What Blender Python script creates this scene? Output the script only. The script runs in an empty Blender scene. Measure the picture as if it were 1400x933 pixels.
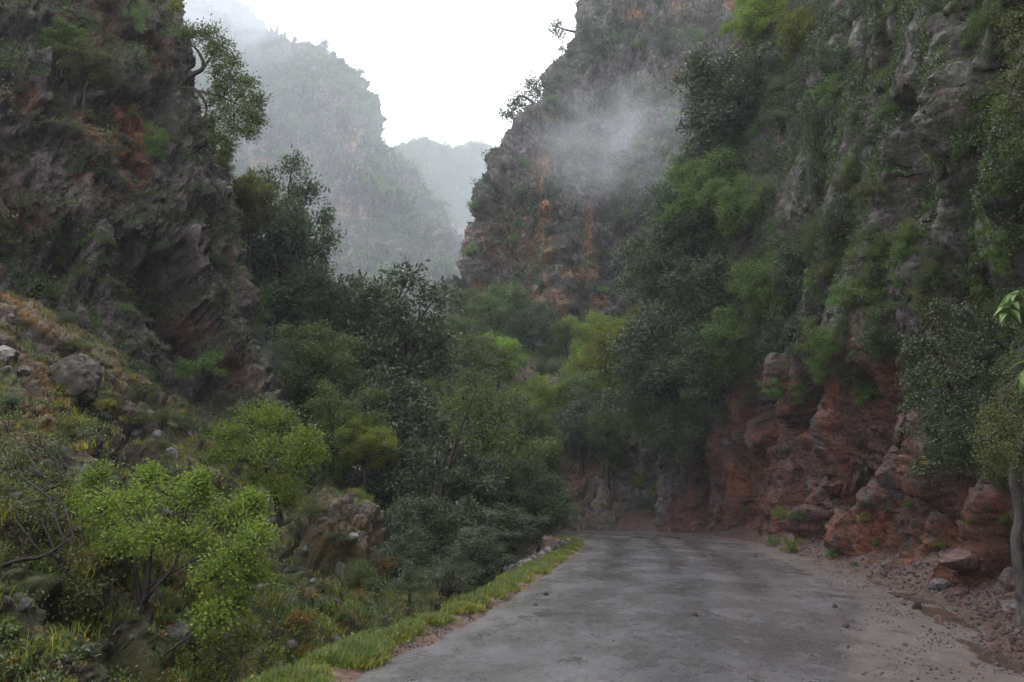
import bpy, math
import numpy as np
from mathutils import Vector, Matrix
from mathutils.bvhtree import BVHTree

# ------------------------------------------------------------------ camera, sky, sun, exposure
scene = bpy.context.scene
COL = scene.collection
FPX, CX, CY = 1150.0, 700.0, 466.5
PITCH = math.atan((690 - CY) / FPX)
CAMZ = 1.6
cam_d = bpy.data.cameras.new('camera')
cam_d.sensor_width = 36
cam_d.lens = 36 * FPX / 1400
cam_d.clip_start = 0.1
cam_d.clip_end = 3000
cam = bpy.data.objects.new('camera', cam_d)
cam.location = (0, 0, CAMZ)
cam.rotation_euler = (math.pi / 2 + PITCH, 0, 0)
COL.objects.link(cam)
scene.camera = cam

world = bpy.data.worlds.new("World")
scene.world = world
world.use_nodes = True
wn, wl = world.node_tree.nodes, world.node_tree.links
wn.clear()
w_out = wn.new('ShaderNodeOutputWorld')
w_bg = wn.new('ShaderNodeBackground')
w_sky = wn.new('ShaderNodeTexSky')
w_sky.sky_type = 'NISHITA'
w_sky.sun_disc = False
SUN_EL, SUN_ROT = math.radians(58), math.radians(-20)
w_sky.sun_elevation = SUN_EL
w_sky.sun_rotation = SUN_ROT
w_sky.dust_density = 4
w_hs = wn.new('ShaderNodeHueSaturation')
w_hs.inputs['Saturation'].default_value = 0.25
w_mix = wn.new('ShaderNodeMix')
w_mix.data_type = 'RGBA'
w_mix.inputs['Factor'].default_value = 0.88          # a closed overcast deck over the clear sky
w_mix.inputs['B'].default_value = (10.9, 10.75, 11.3, 1)
wl.new(w_sky.outputs[0], w_hs.inputs['Color'])
wl.new(w_hs.outputs[0], w_mix.inputs['A'])
wl.new(w_mix.outputs['Result'], w_bg.inputs['Color'])
w_bg.inputs['Strength'].default_value = 0.15
wl.new(w_bg.outputs[0], w_out.inputs[0])

sun_d = bpy.data.lights.new('sun', 'SUN')
sun_d.energy = 0.6
sun_d.angle = math.radians(25)
sun_d.color = (1, 0.97, 0.93)
sun = bpy.data.objects.new('sun', sun_d)
sdir = Vector((math.sin(SUN_ROT) * math.cos(SUN_EL), math.cos(SUN_ROT) * math.cos(SUN_EL), math.sin(SUN_EL)))
sun.rotation_euler = sdir.to_track_quat('Z', 'Y').to_euler()
sun.location = (0, 0, 60)
COL.objects.link(sun)

scene.view_settings.view_transform = 'Standard'
scene.view_settings.look = 'None'
scene.view_settings.exposure = 0.84
scene.view_settings.gamma = 1
scene.render.engine = 'CYCLES'
scene.cycles.max_bounces = 6
scene.cycles.diffuse_bounces = 3
scene.cycles.glossy_bounces = 2
scene.cycles.transmission_bounces = 3
scene.cycles.transparent_max_bounces = 6
scene.cycles.volume_bounces = 1
scene.cycles.sample_clamp_indirect = 2
scene.cycles.use_denoising = True
scene.cycles.denoising_prefilter = 'NONE'

HAZE = 0.0005

# ------------------------------------------------------------------ helpers
def W(px, py, Y):
    """The point at distance Y down the valley that is seen at (px, py) of the photograph."""
    x = (px - CX) / FPX; y = -(py - CY) / FPX
    c, s = math.cos(PITCH), math.sin(PITCH)
    d = (x, c - s * y, s + c * y)
    t = Y / d[1]
    return (x * t, Y, CAMZ + d[2] * t)

def PXY(P):
    c, s = math.cos(PITCH), math.sin(PITCH)
    X, Y, Z = P[..., 0], P[..., 1], P[..., 2] - CAMZ
    f = np.maximum(Y * c + Z * s, 0.05)
    u = -Y * s + Z * c
    return CX + FPX * X / f, CY - FPX * u / f

_r = np.random.RandomState(7)
_G = _r.normal(size=(256, 3)); _G /= np.linalg.norm(_G, axis=1)[:, None]
_J = _r.rand(256, 3)
_V = _r.rand(256)
def _hash(ix, iy, iz):
    h = (ix * 73856093) ^ (iy * 19349663) ^ (iz * 83492791)
    h = (h ^ (h >> 13)) * 1274126177
    return ((h ^ (h >> 16)) & 255).astype(np.int64)

def perlin(P):
    P = np.asarray(P, dtype=np.float64)
    I = np.floor(P).astype(np.int64); F = P - I
    U = F * F * F * (F * (F * 6 - 15) + 10)
    r = 0
    for dx in (0, 1):
        for dy in (0, 1):
            for dz in (0, 1):
                h = _hash(I[..., 0] + dx, I[..., 1] + dy, I[..., 2] + dz)
                g = _G[h]
                d = g[..., 0] * (F[..., 0] - dx) + g[..., 1] * (F[..., 1] - dy) + g[..., 2] * (F[..., 2] - dz)
                w = (U[..., 0] if dx else 1 - U[..., 0]) * (U[..., 1] if dy else 1 - U[..., 1]) * (U[..., 2] if dz else 1 - U[..., 2])
                r = r + w * d
    return r * 1.6

def fbm(P, o=4, rough=0.5, lac=2.03):
    r, a = 0, 1.0
    for i in range(o):
        r = r + a * perlin(P * lac ** i + i * 17.3)
        a *= rough
    return r

def ridged(P, o=4, rough=0.55):
    r, a = 0, 1.0
    for i in range(o):
        r = r + a * (1 - 2 * np.abs(perlin(P * 2.1 ** i + i * 9.1)))
        a *= rough
    return r

def voronoi(P):
    I = np.floor(P).astype(np.int64); F = P - I
    f1 = np.full(P.shape[:-1], 9.0); f2 = f1.copy(); v = np.zeros_like(f1)
    for dx in (-1, 0, 1):
        for dy in (-1, 0, 1):
            for dz in (-1, 0, 1):
                h = _hash(I[..., 0] + dx, I[..., 1] + dy, I[..., 2] + dz)
                j = _J[h]
                d = np.sqrt((j[..., 0] + dx - F[..., 0]) ** 2 + (j[..., 1] + dy - F[..., 1]) ** 2 + (j[..., 2] + dz - F[..., 2]) ** 2)
                near = d < f1
                f2 = np.where(near, f1, np.minimum(f2, d))
                v = np.where(near, _V[h], v)
                f1 = np.where(near, d, f1)
    return f1, f2, v

def sstep(a, b, x):
    t = np.clip((x - a) / (b - a), 0, 1)
    return t * t * (3 - 2 * t)

def upsample(C, n, axis):
    """Catmull-Rom through the control points along one axis."""
    C = np.moveaxis(np.asarray(C, float), axis, 0)
    m = len(C)
    t = np.linspace(0, m - 1, n)
    i = np.clip(np.floor(t).astype(int), 0, m - 2); f = (t - i)
    E = np.concatenate([[2 * C[0] - C[1]], C, [2 * C[-1] - C[-2]]])
    f = f.reshape((-1,) + (1,) * (C.ndim - 1))
    p0, p1, p2, p3 = E[i], E[i + 1], E[i + 2], E[i + 3]
    r = 0.5 * (2 * p1 + (p2 - p0) * f + (2 * p0 - 5 * p1 + 4 * p2 - p3) * f ** 2 + (3 * p1 - p0 - 3 * p2 + p3) * f ** 3)
    return np.moveaxis(r, 0, axis)

def grid_normals(G, towards):
    du = np.gradient(G, axis=1); dv = np.gradient(G, axis=0)
    N = np.cross(du, dv)
    N /= np.linalg.norm(N, axis=-1)[..., None] + 1e-9
    T = np.array(towards) - G
    if np.mean(np.sum(N * T, axis=-1)) < 0:
        N = -N
    return N

def make_mesh(name, V, Fc, mat=None, smooth=True, attrs=None, fattrs=None):
    V = np.ascontiguousarray(V, dtype=np.float32).reshape(-1, 3)
    Fc = np.ascontiguousarray(Fc, dtype=np.int32)
    me = bpy.data.meshes.new(name)
    k = Fc.shape[1]
    me.vertices.add(len(V)); me.vertices.foreach_set('co', V.ravel())
    me.loops.add(Fc.size); me.loops.foreach_set('vertex_index', Fc.ravel())
    me.polygons.add(len(Fc))
    me.polygons.foreach_set('loop_start', np.arange(0, Fc.size, k, dtype=np.int32))
    me.polygons.foreach_set('loop_total', np.full(len(Fc), k, dtype=np.int32))
    me.polygons.foreach_set('use_smooth', np.full(len(Fc), smooth, dtype=bool))
    me.update(calc_edges=True)
    for an, av in (attrs or {}).items():
        a = me.attributes.new(an, 'FLOAT', 'POINT'); a.data.foreach_set('value', np.asarray(av, dtype=np.float32).ravel())
    for an, av in (fattrs or {}).items():
        a = me.attributes.new(an, 'FLOAT', 'FACE'); a.data.foreach_set('value', np.asarray(av, dtype=np.float32).ravel())
    if mat: me.materials.append(mat)
    return me

def grid_faces(nv, nu):
    i = np.arange(nv * nu).reshape(nv, nu)
    return np.stack([i[:-1, :-1], i[:-1, 1:], i[1:, 1:], i[1:, :-1]], -1).reshape(-1, 4)

def link(name, data, parent=None, **props):
    o = bpy.data.objects.new(name, data)
    COL.objects.link(o)
    if parent is not None: o.parent = parent
    for k, v in props.items():
        if v is not None: o[k] = v
    return o

BVH = {}
SURF = {}
def structure(name, G, N, mat, key, label, attrs=None, kind='structure', category=None):
    nv, nu = G.shape[:2]
    F = grid_faces(nv, nu)
    me = make_mesh(name, G, F, mat, True, attrs)
    me2 = G.reshape(-1, 3)
    o = link(name, me, kind=kind, label=label, category=category)
    BVH[key] = BVHTree.FromPolygons([tuple(v) for v in me2[::1]], F.tolist()) 
    SURF[key] = (G, N, attrs or {})
    return o

# ------------------------------------------------------------------ materials
def nt(name):
    m = bpy.data.materials.new(name); m.use_nodes = True
    n = m.node_tree.nodes; n.clear()
    return m, n, m.node_tree.links

class B:
    """Small node builder."""
    def __init__(s, name):
        s.m, s.n, s.l = nt(name)
        s.out = s.n.new('ShaderNodeOutputMaterial')
    def new(s, t, **kw):
        x = s.n.new(t)
        for k, v in kw.items(): setattr(x, k, v)
        return x
    def put(s, sock, v):
        if hasattr(v, 'is_output') or isinstance(v, bpy.types.NodeSocket): s.l.new(v, sock)
        elif v is not None: sock.default_value = v
    def pos(s, scale=(1, 1, 1)):
        g = s.new('ShaderNodeNewGeometry')
        mp = s.new('ShaderNodeMapping'); s.l.new(g.outputs['Position'], mp.inputs[0]); mp.inputs['Scale'].default_value = scale
        return mp.outputs[0]
    def noise(s, vec, scale, detail=5, rough=0.55, dist=0.0):
        x = s.new('ShaderNodeTexNoise'); s.put(x.inputs['Vector'], vec)
        x.inputs['Scale'].default_value = scale; x.inputs['Detail'].default_value = detail
        x.inputs['Roughness'].default_value = rough; x.inputs['Distortion'].default_value = dist
        return x.outputs['Fac']
    def vor(s, vec, scale, feature='F1'):
        x = s.new('ShaderNodeTexVoronoi', feature=feature); s.put(x.inputs['Vector'], vec); x.inputs['Scale'].default_value = scale
        return x.outputs[0]
    def attr(s, name):
        x = s.new('ShaderNodeAttribute', attribute_name=name); return x.outputs['Fac']
    def math(s, op, a, b=None, c=None, clamp=False):
        x = s.new('ShaderNodeMath', operation=op); x.use_clamp = clamp
        s.put(x.inputs[0], a)
        if b is not None: s.put(x.inputs[1], b)
        if c is not None: s.put(x.inputs[2], c)
        return x.outputs[0]
    def rng(s, v, a, b, c=0.0, d=1.0):
        x = s.new('ShaderNodeMapRange', interpolation_type='SMOOTHSTEP'); s.put(x.inputs[0], v)
        for i, q in enumerate((a, b, c, d)): x.inputs[i + 1].default_value = q
        return x.outputs[0]
    def mix(s, f, a, b, blend='MIX'):
        x = s.new('ShaderNodeMix', data_type='RGBA', blend_type=blend)
        s.put(x.inputs['Factor'], f)
        for k, v in (('A', a), ('B', b)):
            if isinstance(v, tuple) and len(v) == 3: v = v + (1,)
            s.put(x.inputs[k], v)
        return x.outputs['Result']
    def ramp(s, f, stops):
        x = s.new('ShaderNodeValToRGB'); s.put(x.inputs[0], f)
        e = x.color_ramp.elements
        while len(e) < len(stops): e.new(0.5)
        for i, (p, c) in enumerate(stops): e[i].position = p; e[i].color = c + (1,)
        return x.outputs[0]
    def bump(s, h, strength=0.5, dist=0.1, prev=None):
        x = s.new('ShaderNodeBump'); x.inputs['Strength'].default_value = strength; x.inputs['Distance'].default_value = dist
        s.put(x.inputs['Height'], h)
        if prev is not None: s.l.new(prev, x.inputs['Normal'])
        return x.outputs[0]
    def principled(s, col, rough=0.8, normal=None, spec=0.3):
        x = s.new('ShaderNodeBsdfPrincipled')
        s.put(x.inputs['Base Color'], col + (1,) if isinstance(col, tuple) and len(col) == 3 else col)
        s.put(x.inputs['Roughness'], rough); x.inputs['Specular IOR Level'].default_value = spec
        if normal is not None: s.l.new(normal, x.inputs['Normal'])
        return x
    def done(s, sh):
        s.l.new(sh, s.out.inputs['Surface']); return s.m

def rock_mat(name, k=1.0, dark=(0.022, 0.018, 0.018), mid=(0.085, 0.068, 0.065), light=(0.30, 0.27, 0.265),
             ochre=(0.42, 0.16, 0.07), green=(0.05, 0.068, 0.018), spec=0.35, gcov=0.5, oth=.33):
    b = B(name)
    p = b.pos((k, k, k)); ps = b.pos((k * 1.5, k * 1.5, k * 0.28))
    n1 = b.noise(p, 0.55, 8, 0.68, 0.4)
    n2 = b.noise(ps, 1.6, 6, 0.6)
    n3 = b.noise(p, 7, 6, 0.7)
    v = b.math('ADD', b.math('MULTIPLY', n1, 0.6), b.math('ADD', b.math('MULTIPLY', n2, 0.25), b.math('MULTIPLY', n3, 0.35)))
    c = b.ramp(v, [(0.42, dark), (0.58, mid), (0.66, tuple((x + y) / 2 for x, y in zip(mid, light))), (0.80, light)])
    # pale lichen freckles
    lf = b.rng(b.noise(p, 11, 4, 0.75), 0.60, 0.70)
    c = b.mix(b.math('MULTIPLY', lf, b.rng(b.noise(p, 0.9, 3), 0.45, 0.62, 0, 0.75)), c, (0.42, 0.40, 0.385))
    # ochre and red staining
    of = b.math('MULTIPLY', b.attr('ochre'), b.rng(b.noise(ps, 1.1, 6, 0.65), oth, oth + .2), clamp=True)
    oc = b.ramp(b.noise(p, 2.6, 5, 0.65), [(0.3, tuple(x * 0.40 for x in ochre)), (0.5, ochre), (0.75, (ochre[0] * 1.35, ochre[1] * 1.7, ochre[2] * 2.2))])
    c = b.mix(of, c, oc)
    pf = b.math('MULTIPLY', b.attr('pale'), b.rng(b.noise(p, 1.9, 7, 0.7), 0.40, 0.58), clamp=True)
    c = b.mix(pf, c, b.ramp(b.noise(ps, 3.1, 6, 0.7), [(0.35, mid), (0.55, tuple(x * 1.0 for x in light)), (0.75, tuple(min(.5, x * 1.35) for x in light))]))
    # darkness of pits and cracks painted into the colour by noise
    c = b.mix(b.rng(b.noise(p, 6.5, 6, 0.75), 0.52, 0.40, 0, 0.8), c, dark)
    # moss and tiny herbs
    gf = b.math('MULTIPLY', b.attr('green'), b.rng(b.noise(p, 1.7, 8, 0.72), gcov - 0.06, gcov + 0.1), clamp=True)
    gc = b.ramp(b.noise(p, 5, 4, 0.7), [(0.3, tuple(x * 0.5 for x in green)), (0.55, green), (0.8, (green[0] * 2.4, green[1] * 2.0, green[2] * 1.5))])
    c = b.mix(gf, c, gc)
    nb = b.bump(b.noise(p, 3.2, 9, 0.78), 1.0, 0.30 / k)
    nb = b.bump(b.vor(p, 5.5), 0.45, 0.07 / k, nb)
    nb = b.bump(b.noise(p, 14, 6, 0.75), 0.9, 0.07 / k, nb)
    r = b.rng(b.noise(p, 1.3, 4), 0.35, 0.7, 0.45, 0.85)
    return b.done(b.principled(c, r, nb, spec).outputs[0])

M = {}
M['rock_left'] = rock_mat('left cliff rock', 1.0, dark=(0.02,0.016,0.015), mid=(0.085, 0.066, 0.06), light=(0.27, 0.235, 0.225), ochre=(0.26,0.10,0.045), gcov=0.52)
M['rock_hill'] = rock_mat('hillside earth and rock', 1.3, dark=(0.022, 0.017, 0.012), mid=(0.09, 0.066, 0.046), light=(0.24, 0.20, 0.165),
                          ochre=(0.34, 0.17, 0.05), green=(0.075, 0.10, 0.022), gcov=0.40)
M['rock_right'] = rock_mat('right cliff rock', 1.1, dark=(0.016, 0.012, 0.012), mid=(0.05, 0.038, 0.037), light=(0.25, 0.22, 0.22),
                           ochre=(0.215, 0.068, 0.034), green=(0.04, 0.058, 0.018), gcov=0.5)
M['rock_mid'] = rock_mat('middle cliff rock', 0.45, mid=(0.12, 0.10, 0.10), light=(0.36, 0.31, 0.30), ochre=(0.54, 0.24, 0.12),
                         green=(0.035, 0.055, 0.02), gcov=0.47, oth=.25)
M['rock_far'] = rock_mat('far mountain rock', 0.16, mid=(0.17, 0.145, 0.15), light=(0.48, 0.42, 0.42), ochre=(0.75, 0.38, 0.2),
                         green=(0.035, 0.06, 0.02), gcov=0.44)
M['slope'] = rock_mat('valley slope earth', 0.8, mid=(0.14, 0.11, 0.09), green=(0.06, 0.085, 0.025), gcov=0.38)

def road_mat():
    b = B('wet asphalt with washed-on mud')
    p = b.pos(); pl = b.pos((1.0, 0.33, 1))
    big = b.noise(b.pos((1.0, 0.45, 1)), 0.35, 5, 0.6, 0.3)
    mid = b.noise(b.pos((1.0, 0.6, 1)), 2.6, 8, 0.72)
    fine = b.noise(p, 55, 3, 0.7)
    agg = b.vor(p, 75)
    wet = b.rng(b.math('ADD', b.math('MULTIPLY', big, 0.5), b.math('MULTIPLY', mid, 0.5)), 0.38, 0.60)
    c = b.ramp(wet, [(0.0, (0.036, 0.034, 0.038)), (0.5, (0.066, 0.062, 0.069)), (1.0, (0.092, 0.087, 0.096))])
    c = b.mix(b.rng(fine, 0.45, 0.75, 0, 0.5), c, (0.24, 0.23, 0.235))
    chip = b.noise(p, 17, 4, 0.8)
    c = b.mix(b.rng(chip, 0.52, 0.62, 0, 0.5), c, (0.20, 0.19, 0.20))
    c = b.mix(b.rng(b.noise(b.pos((1, .6, 1)), 5.5, 6, .8), 0.5, 0.62, 0, 0.22), c, (0.20, 0.19, 0.20))
    c = b.mix(b.rng(chip, 0.46, 0.36, 0, 0.75), c, (0.02, 0.019, 0.021))
    # wet stains and wheel tracks; dark tree reflections are painted in as well
    st = b.rng(b.noise(b.pos((1.0, 0.55, 1)), 1.15, 9, 0.75, 0.5), 0.54, 0.66)
    c = b.mix(b.math('MULTIPLY', st, 0.85), c, (0.022, 0.021, 0.024))
    tr = b.math('MULTIPLY', b.attr('track'), b.rng(b.noise(b.pos((1.2, 0.5, 1)), 1.6, 7, 0.7), 0.30, 0.56, 0.2, 0.95))
    c = b.mix(tr, c, (0.024, 0.022, 0.026))
    crk = b.new('ShaderNodeTexVoronoi', feature='DISTANCE_TO_EDGE'); b.put(crk.inputs['Vector'], b.pos((1, 1, 1))); crk.inputs['Scale'].default_value = 0.9
    ck = b.math('MULTIPLY', b.rng(crk.outputs[0], 0.012, 0.004), b.rng(b.noise(p, 0.6, 4), 0.52, 0.6, 0, 0.7))
    c = b.mix(ck, c, (0.015, 0.014, 0.014))
    pale = b.rng(b.noise(p, 28, 2), 0.66, 0.72, 0, 0.5)
    c = b.mix(pale, c, (0.30, 0.27, 0.25))
    mud = b.math('ADD', b.attr('mud'), b.math('MULTIPLY', b.math('SUBTRACT', b.noise(p, 1.3, 7, 0.7), 0.5), 1.3))
    mf = b.rng(mud, 0.42, 0.66)
    mc = b.ramp(b.noise(p, 3.5, 7, 0.7), [(0.3, (0.055, 0.04, 0.033)), (0.5, (0.105, 0.082, 0.070)), (0.72, (0.17, 0.137, 0.117))])
    mc = b.mix(b.rng(b.noise(b.pos((1, 1, 1)), 21, 4, .8), .5, .66, 0, .7), mc, (0.05, 0.03, 0.024))
    c = b.mix(b.math('MULTIPLY', mf, 0.93), c, mc)
    bare = b.rng(b.noise(b.pos((1, 0.5, 1)), 5, 5, 0.7), 0.63, 0.70, 0, 0.6)
    c = b.mix(b.math('MULTIPLY', bare, mf), c, (0.06, 0.035, 0.028))
    pud = b.rng(b.attr('puddle'), 0.45, 0.6)
    c = b.mix(pud, c, (0.07, 0.05, 0.035))
    r = b.rng(wet, 0.0, 1.0, 0.20, 0.36)
    r = b.math('ADD', r, b.math('MULTIPLY', chip, 0.1))
    r = b.math('SUBTRACT', r, b.math('MULTIPLY', b.math('MAXIMUM', tr, st), 0.16))
    r = b.math('ADD', r, b.math('MULTIPLY', mf, 0.12))
    r = b.math('MULTIPLY', r, b.math('SUBTRACT', 1.0, b.math('MULTIPLY', pud, 0.85)))
    hs = b.math('SUBTRACT', 1.0, b.math('MULTIPLY', pud, 0.97))
    h = b.math('MULTIPLY', b.math('ADD', b.math('ADD', agg, fine), b.math('MULTIPLY', chip, 1.5)), hs)
    nb = b.bump(h, 0.8, 0.010)
    nb = b.bump(b.math('MULTIPLY', b.noise(p, 9, 5, 0.7), hs), 0.35, 0.03, nb)
    pr = b.principled(c, r, nb, 0.55)
    film = b.math('MULTIPLY', b.rng(b.noise(b.pos((1, .5, 1)), 0.9, 6, .65), 0.38, 0.60, 0.15, 0.9), b.math('SUBTRACT', 1.0, b.math('MULTIPLY', mf, .7)))
    b.put(pr.inputs['Coat Weight'], film)          # the film of rain water on the stones
    pr.inputs['Coat Roughness'].default_value = 0.16
    b.l.new(b.bump(b.noise(p, 12, 4, .7), 0.25, 0.012), pr.inputs['Coat Normal'])
    return b.done(pr.outputs[0])
M['road'] = road_mat()

def soil_mat(name, c0, c1, c2, sc=4.0, spec=0.3):
    b = B(name); p = b.pos()
    c = b.ramp(b.noise(p, sc, 8, 0.75), [(0.3, c0), (0.5, c1), (0.74, c2)])
    c = b.mix(b.rng(b.noise(p, sc * 9, 3), 0.6, 0.7, 0, 0.6), c, c2)
    nb = b.bump(b.noise(p, sc * 2.5, 8, 0.75), 0.9, 0.06)
    return b.done(b.principled(c, 0.62, nb, spec).outputs[0])
M['bank'] = soil_mat('red scree earth', (0.022, 0.012, 0.010), (0.065, 0.036, 0.028), (0.17, 0.105, 0.085), 6)
M['verge'] = soil_mat('verge earth', (0.05, 0.035, 0.02), (0.14, 0.085, 0.06), (0.30, 0.20, 0.16), 5)
M['ground'] = soil_mat('ravine floor', (0.02, 0.02, 0.01), (0.04, 0.045, 0.02), (0.08, 0.08, 0.04), 0.5)

def stone_mat(name, c0, c1, c2, spec=0.4):
    b = B(name)
    tc = b.new('ShaderNodeTexCoord'); oi = b.new('ShaderNodeObjectInfo')
    off = b.new('ShaderNodeVectorMath', operation='SCALE'); b.l.new(tc.outputs['Object'], off.inputs[0]); off.inputs['Scale'].default_value = 1
    v = off.outputs[0]
    c = b.ramp(b.noise(v, 2.2, 8, 0.7), [(0.32, c0), (0.5, c1), (0.72, c2)])
    k = b.math('ADD', b.math('MULTIPLY', oi.outputs['Random'], 0.5), 0.55)
    hv = b.new('ShaderNodeHueSaturation'); b.l.new(c, hv.inputs['Color']); b.l.new(k, hv.inputs['Value'])
    nb = b.bump(b.noise(v, 7, 7, 0.7), 0.8, 0.12)
    return b.done(b.principled(hv.outputs[0], 0.6, nb, spec).outputs[0])
M['stone_red'] = stone_mat('red brown stone', (0.05, 0.028, 0.024), (0.13, 0.072, 0.06), (0.27, 0.18, 0.155))
M['stone_grey'] = stone_mat('grey stone', (0.05, 0.045, 0.045), (0.15, 0.135, 0.13), (0.36, 0.33, 0.32))
M['stone_pale'] = stone_mat('pale stone', (0.16, 0.145, 0.135), (0.30, 0.275, 0.26), (0.5, 0.47, 0.45))
M['boulder'] = stone_mat('lichened boulder', (0.02, 0.02, 0.013), (0.075, 0.066, 0.048), (0.22, 0.20, 0.17))

def leaf_mat(name, dark, light, trans=0.3, rough=0.42, spec=0.35, tip=None):
    b = B(name)
    oi = b.new('ShaderNodeObjectInfo')
    a = b.attr('v')
    c = b.mix(a, dark, light)
    if tip: c = b.mix(b.rng(a, 0.86, 0.97), c, tip)
    hv = b.new('ShaderNodeHueSaturation')
    b.l.new(c, hv.inputs['Color'])
    b.put(hv.inputs['Value'], b.math('ADD', b.math('MULTIPLY', oi.outputs['Random'], 0.45), 0.78))
    b.put(hv.inputs['Hue'], b.math('ADD', b.math('MULTIPLY', oi.outputs['Random'], 0.03), 0.485))
    pr = b.principled(hv.outputs[0], rough, None, spec)
    tr = b.new('ShaderNodeBsdfTranslucent'); b.l.new(hv.outputs[0], tr.inputs['Color'])
    mx = b.new('ShaderNodeMixShader'); mx.inputs[0].default_value = trans
    b.l.new(pr.outputs[0], mx.inputs[1]); b.l.new(tr.outputs[0], mx.inputs[2])
    return b.done(mx.outputs[0])
M['leaf_bright'] = leaf_mat('fresh green leaves', (0.072, 0.128, 0.016), (0.235, 0.325, 0.043), 0.42, 0.5, 0.3)
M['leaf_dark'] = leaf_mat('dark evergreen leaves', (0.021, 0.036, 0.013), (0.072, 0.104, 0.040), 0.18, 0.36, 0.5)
M['leaf_grey'] = leaf_mat('grey green leaves', (0.032, 0.052, 0.024), (0.105, 0.145, 0.07), 0.2, 0.42, 0.45)
M['leaf_olive'] = leaf_mat('olive leaves', (0.04, 0.056, 0.015), (0.125, 0.155, 0.042), 0.28, 0.45, 0.35)
M['leaf_yellow'] = leaf_mat('yellow green leaves', (0.07, 0.095, 0.012), (0.20, 0.235, 0.032), 0.38, 0.5, 0.3)
M['leaf_mid'] = leaf_mat('mid green leaves', (0.042, 0.082, 0.017), (0.135, 0.21, 0.045), 0.3, 0.45, 0.35)
M['leaf_rust'] = leaf_mat('rusty dry herbs', (0.10, 0.055, 0.02), (0.30, 0.17, 0.05), 0.25, 0.6, 0.2)
M['leaf_big'] = leaf_mat('broad soft leaves', (0.06, 0.11, 0.03), (0.16, 0.23, 0.08), 0.3, 0.55, 0.25)
M['grass'] = leaf_mat('verge grass', (0.13, 0.14, 0.016), (0.38, 0.35, 0.05), 0.35, 0.5, 0.3, tip=(0.40, 0.30, 0.09))
M['grass_hill'] = leaf_mat('hillside grass', (0.05, 0.09, 0.018), (0.15, 0.20, 0.045), 0.3, 0.5, 0.3, tip=(0.33, 0.2, 0.07))
M['flower'] = leaf_mat('yellow flower', (0.75, 0.5, 0.02), (0.85, 0.62, 0.05), 0.2)

def bark_mat(name, c0, c1):
    b = B(name); tc = b.new('ShaderNodeTexCoord')
    mp = b.new('ShaderNodeMapping'); b.l.new(tc.outputs['Object'], mp.inputs[0]); mp.inputs['Scale'].default_value = (1, 1, 0.25)
    n = b.noise(mp.outputs[0], 14, 6, 0.7)
    return b.done(b.principled(b.ramp(n, [(0.35, c0), (0.7, c1)]), 0.75, b.bump(n, 0.8, 0.03), 0.25).outputs[0])
M['bark'] = bark_mat('dark wet bark', (0.018, 0.014, 0.012), (0.06, 0.047, 0.042))
M['bark_pale'] = bark_mat('grey bark', (0.02, 0.017, 0.016), (0.11, 0.095, 0.09))

# ------------------------------------------------------------------ rock displacement
def rockify(G, N, s=1.0, amp=1.0, seed=0.0, columnar=0.5, block=1.0, cliff=1.0):
    """s: metres of the coarsest boulder-sized feature."""
    off = np.array([seed * 13.7, seed * 7.1, seed * 3.3])
    P = G + off
    warp = np.stack([fbm(P / (s * 3) + 5, 2), fbm(P / (s * 3) + 31, 2), fbm(P / (s * 3) + 77, 2)], -1)
    Q = P + warp * s * 1.1
    A = Q * np.array([1, 1, columnar]) / (s * 1.6)
    f1, f2, v = voronoi(A)
    big = fbm(P / (s * 7), 3) * s * 1.0 * cliff
    crack = sstep(0.0, 0.16, f2 - f1)
    d = big + (v - 0.5) * s * 0.75 * block - (1 - crack) * s * 0.30 * block
    f1b, f2b, vb = voronoi((Q + warp * s * .3) * np.array([1, 1, min(.8, columnar * 1.3)]) / (s * 0.45) + 11)
    d += ((vb - 0.5) * 0.20 - (1 - sstep(0, 0.2, f2b - f1b)) * 0.09) * s * block
    d += ridged(Q * np.array([1, 1, min(1, columnar * 1.6)]) / (s * 1.3), 5, 0.6) * s * 0.16
    d += fbm(P / (s * 0.16), 3, 0.6) * s * 0.05
    j = np.stack([fbm(P / (s * .5) + 3, 3), fbm(P / (s * .5) + 43, 3), fbm(P / (s * .5) + 83, 3)], -1)
    return G + N * (d * amp)[..., None] + j * (s * 0.12 * amp)

def groove(G, N, p0, p1, width, depth):
    """Cut (depth > 0) or raise (depth < 0) along the line from p0 to p1."""
    a, b = np.array(p0), np.array(p1)
    ab = b - a
    t = np.clip(np.sum((G - a) * ab, -1) / np.dot(ab, ab), 0, 1)
    dist = np.linalg.norm(G - (a + t[..., None] * ab), axis=-1) + fbm(G * 0.8, 3) * width * 0.5
    k = 1 - sstep(width * 0.35, width, dist)
    return G - N * (k * depth)[..., None]

def on(G, px, py):
    X, Y = PXY(G)
    d = (X - px) ** 2 + (Y - py) ** 2 + 9 * (G[..., 1] < 3)
    m = d < d.min() + 60
    k = np.argmin(np.where(m, G[..., 1], 1e9))
    return G.reshape(-1, 3)[k]
def carve(G, N, lst):
    for (x0, y0, x1, y1, w_, d_) in lst:
        G = groove(G, N, on(G, x0, y0), on(G, x1, y1), w_, d_)
    return G

def patches(G, lst, ns=0.6, soft=0.7):
    px, py = PXY(G)
    n = fbm(G * ns, 4)
    r = np.zeros(G.shape[:2])
    for (x, y, rx, ry, st) in lst:
        d = np.sqrt(((px - x) / rx) ** 2 + ((py - y) / ry) ** 2) + n * soft
        r = np.maximum(r, (1 - sstep(0.55, 1.15, d)) * st)
    return r

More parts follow.
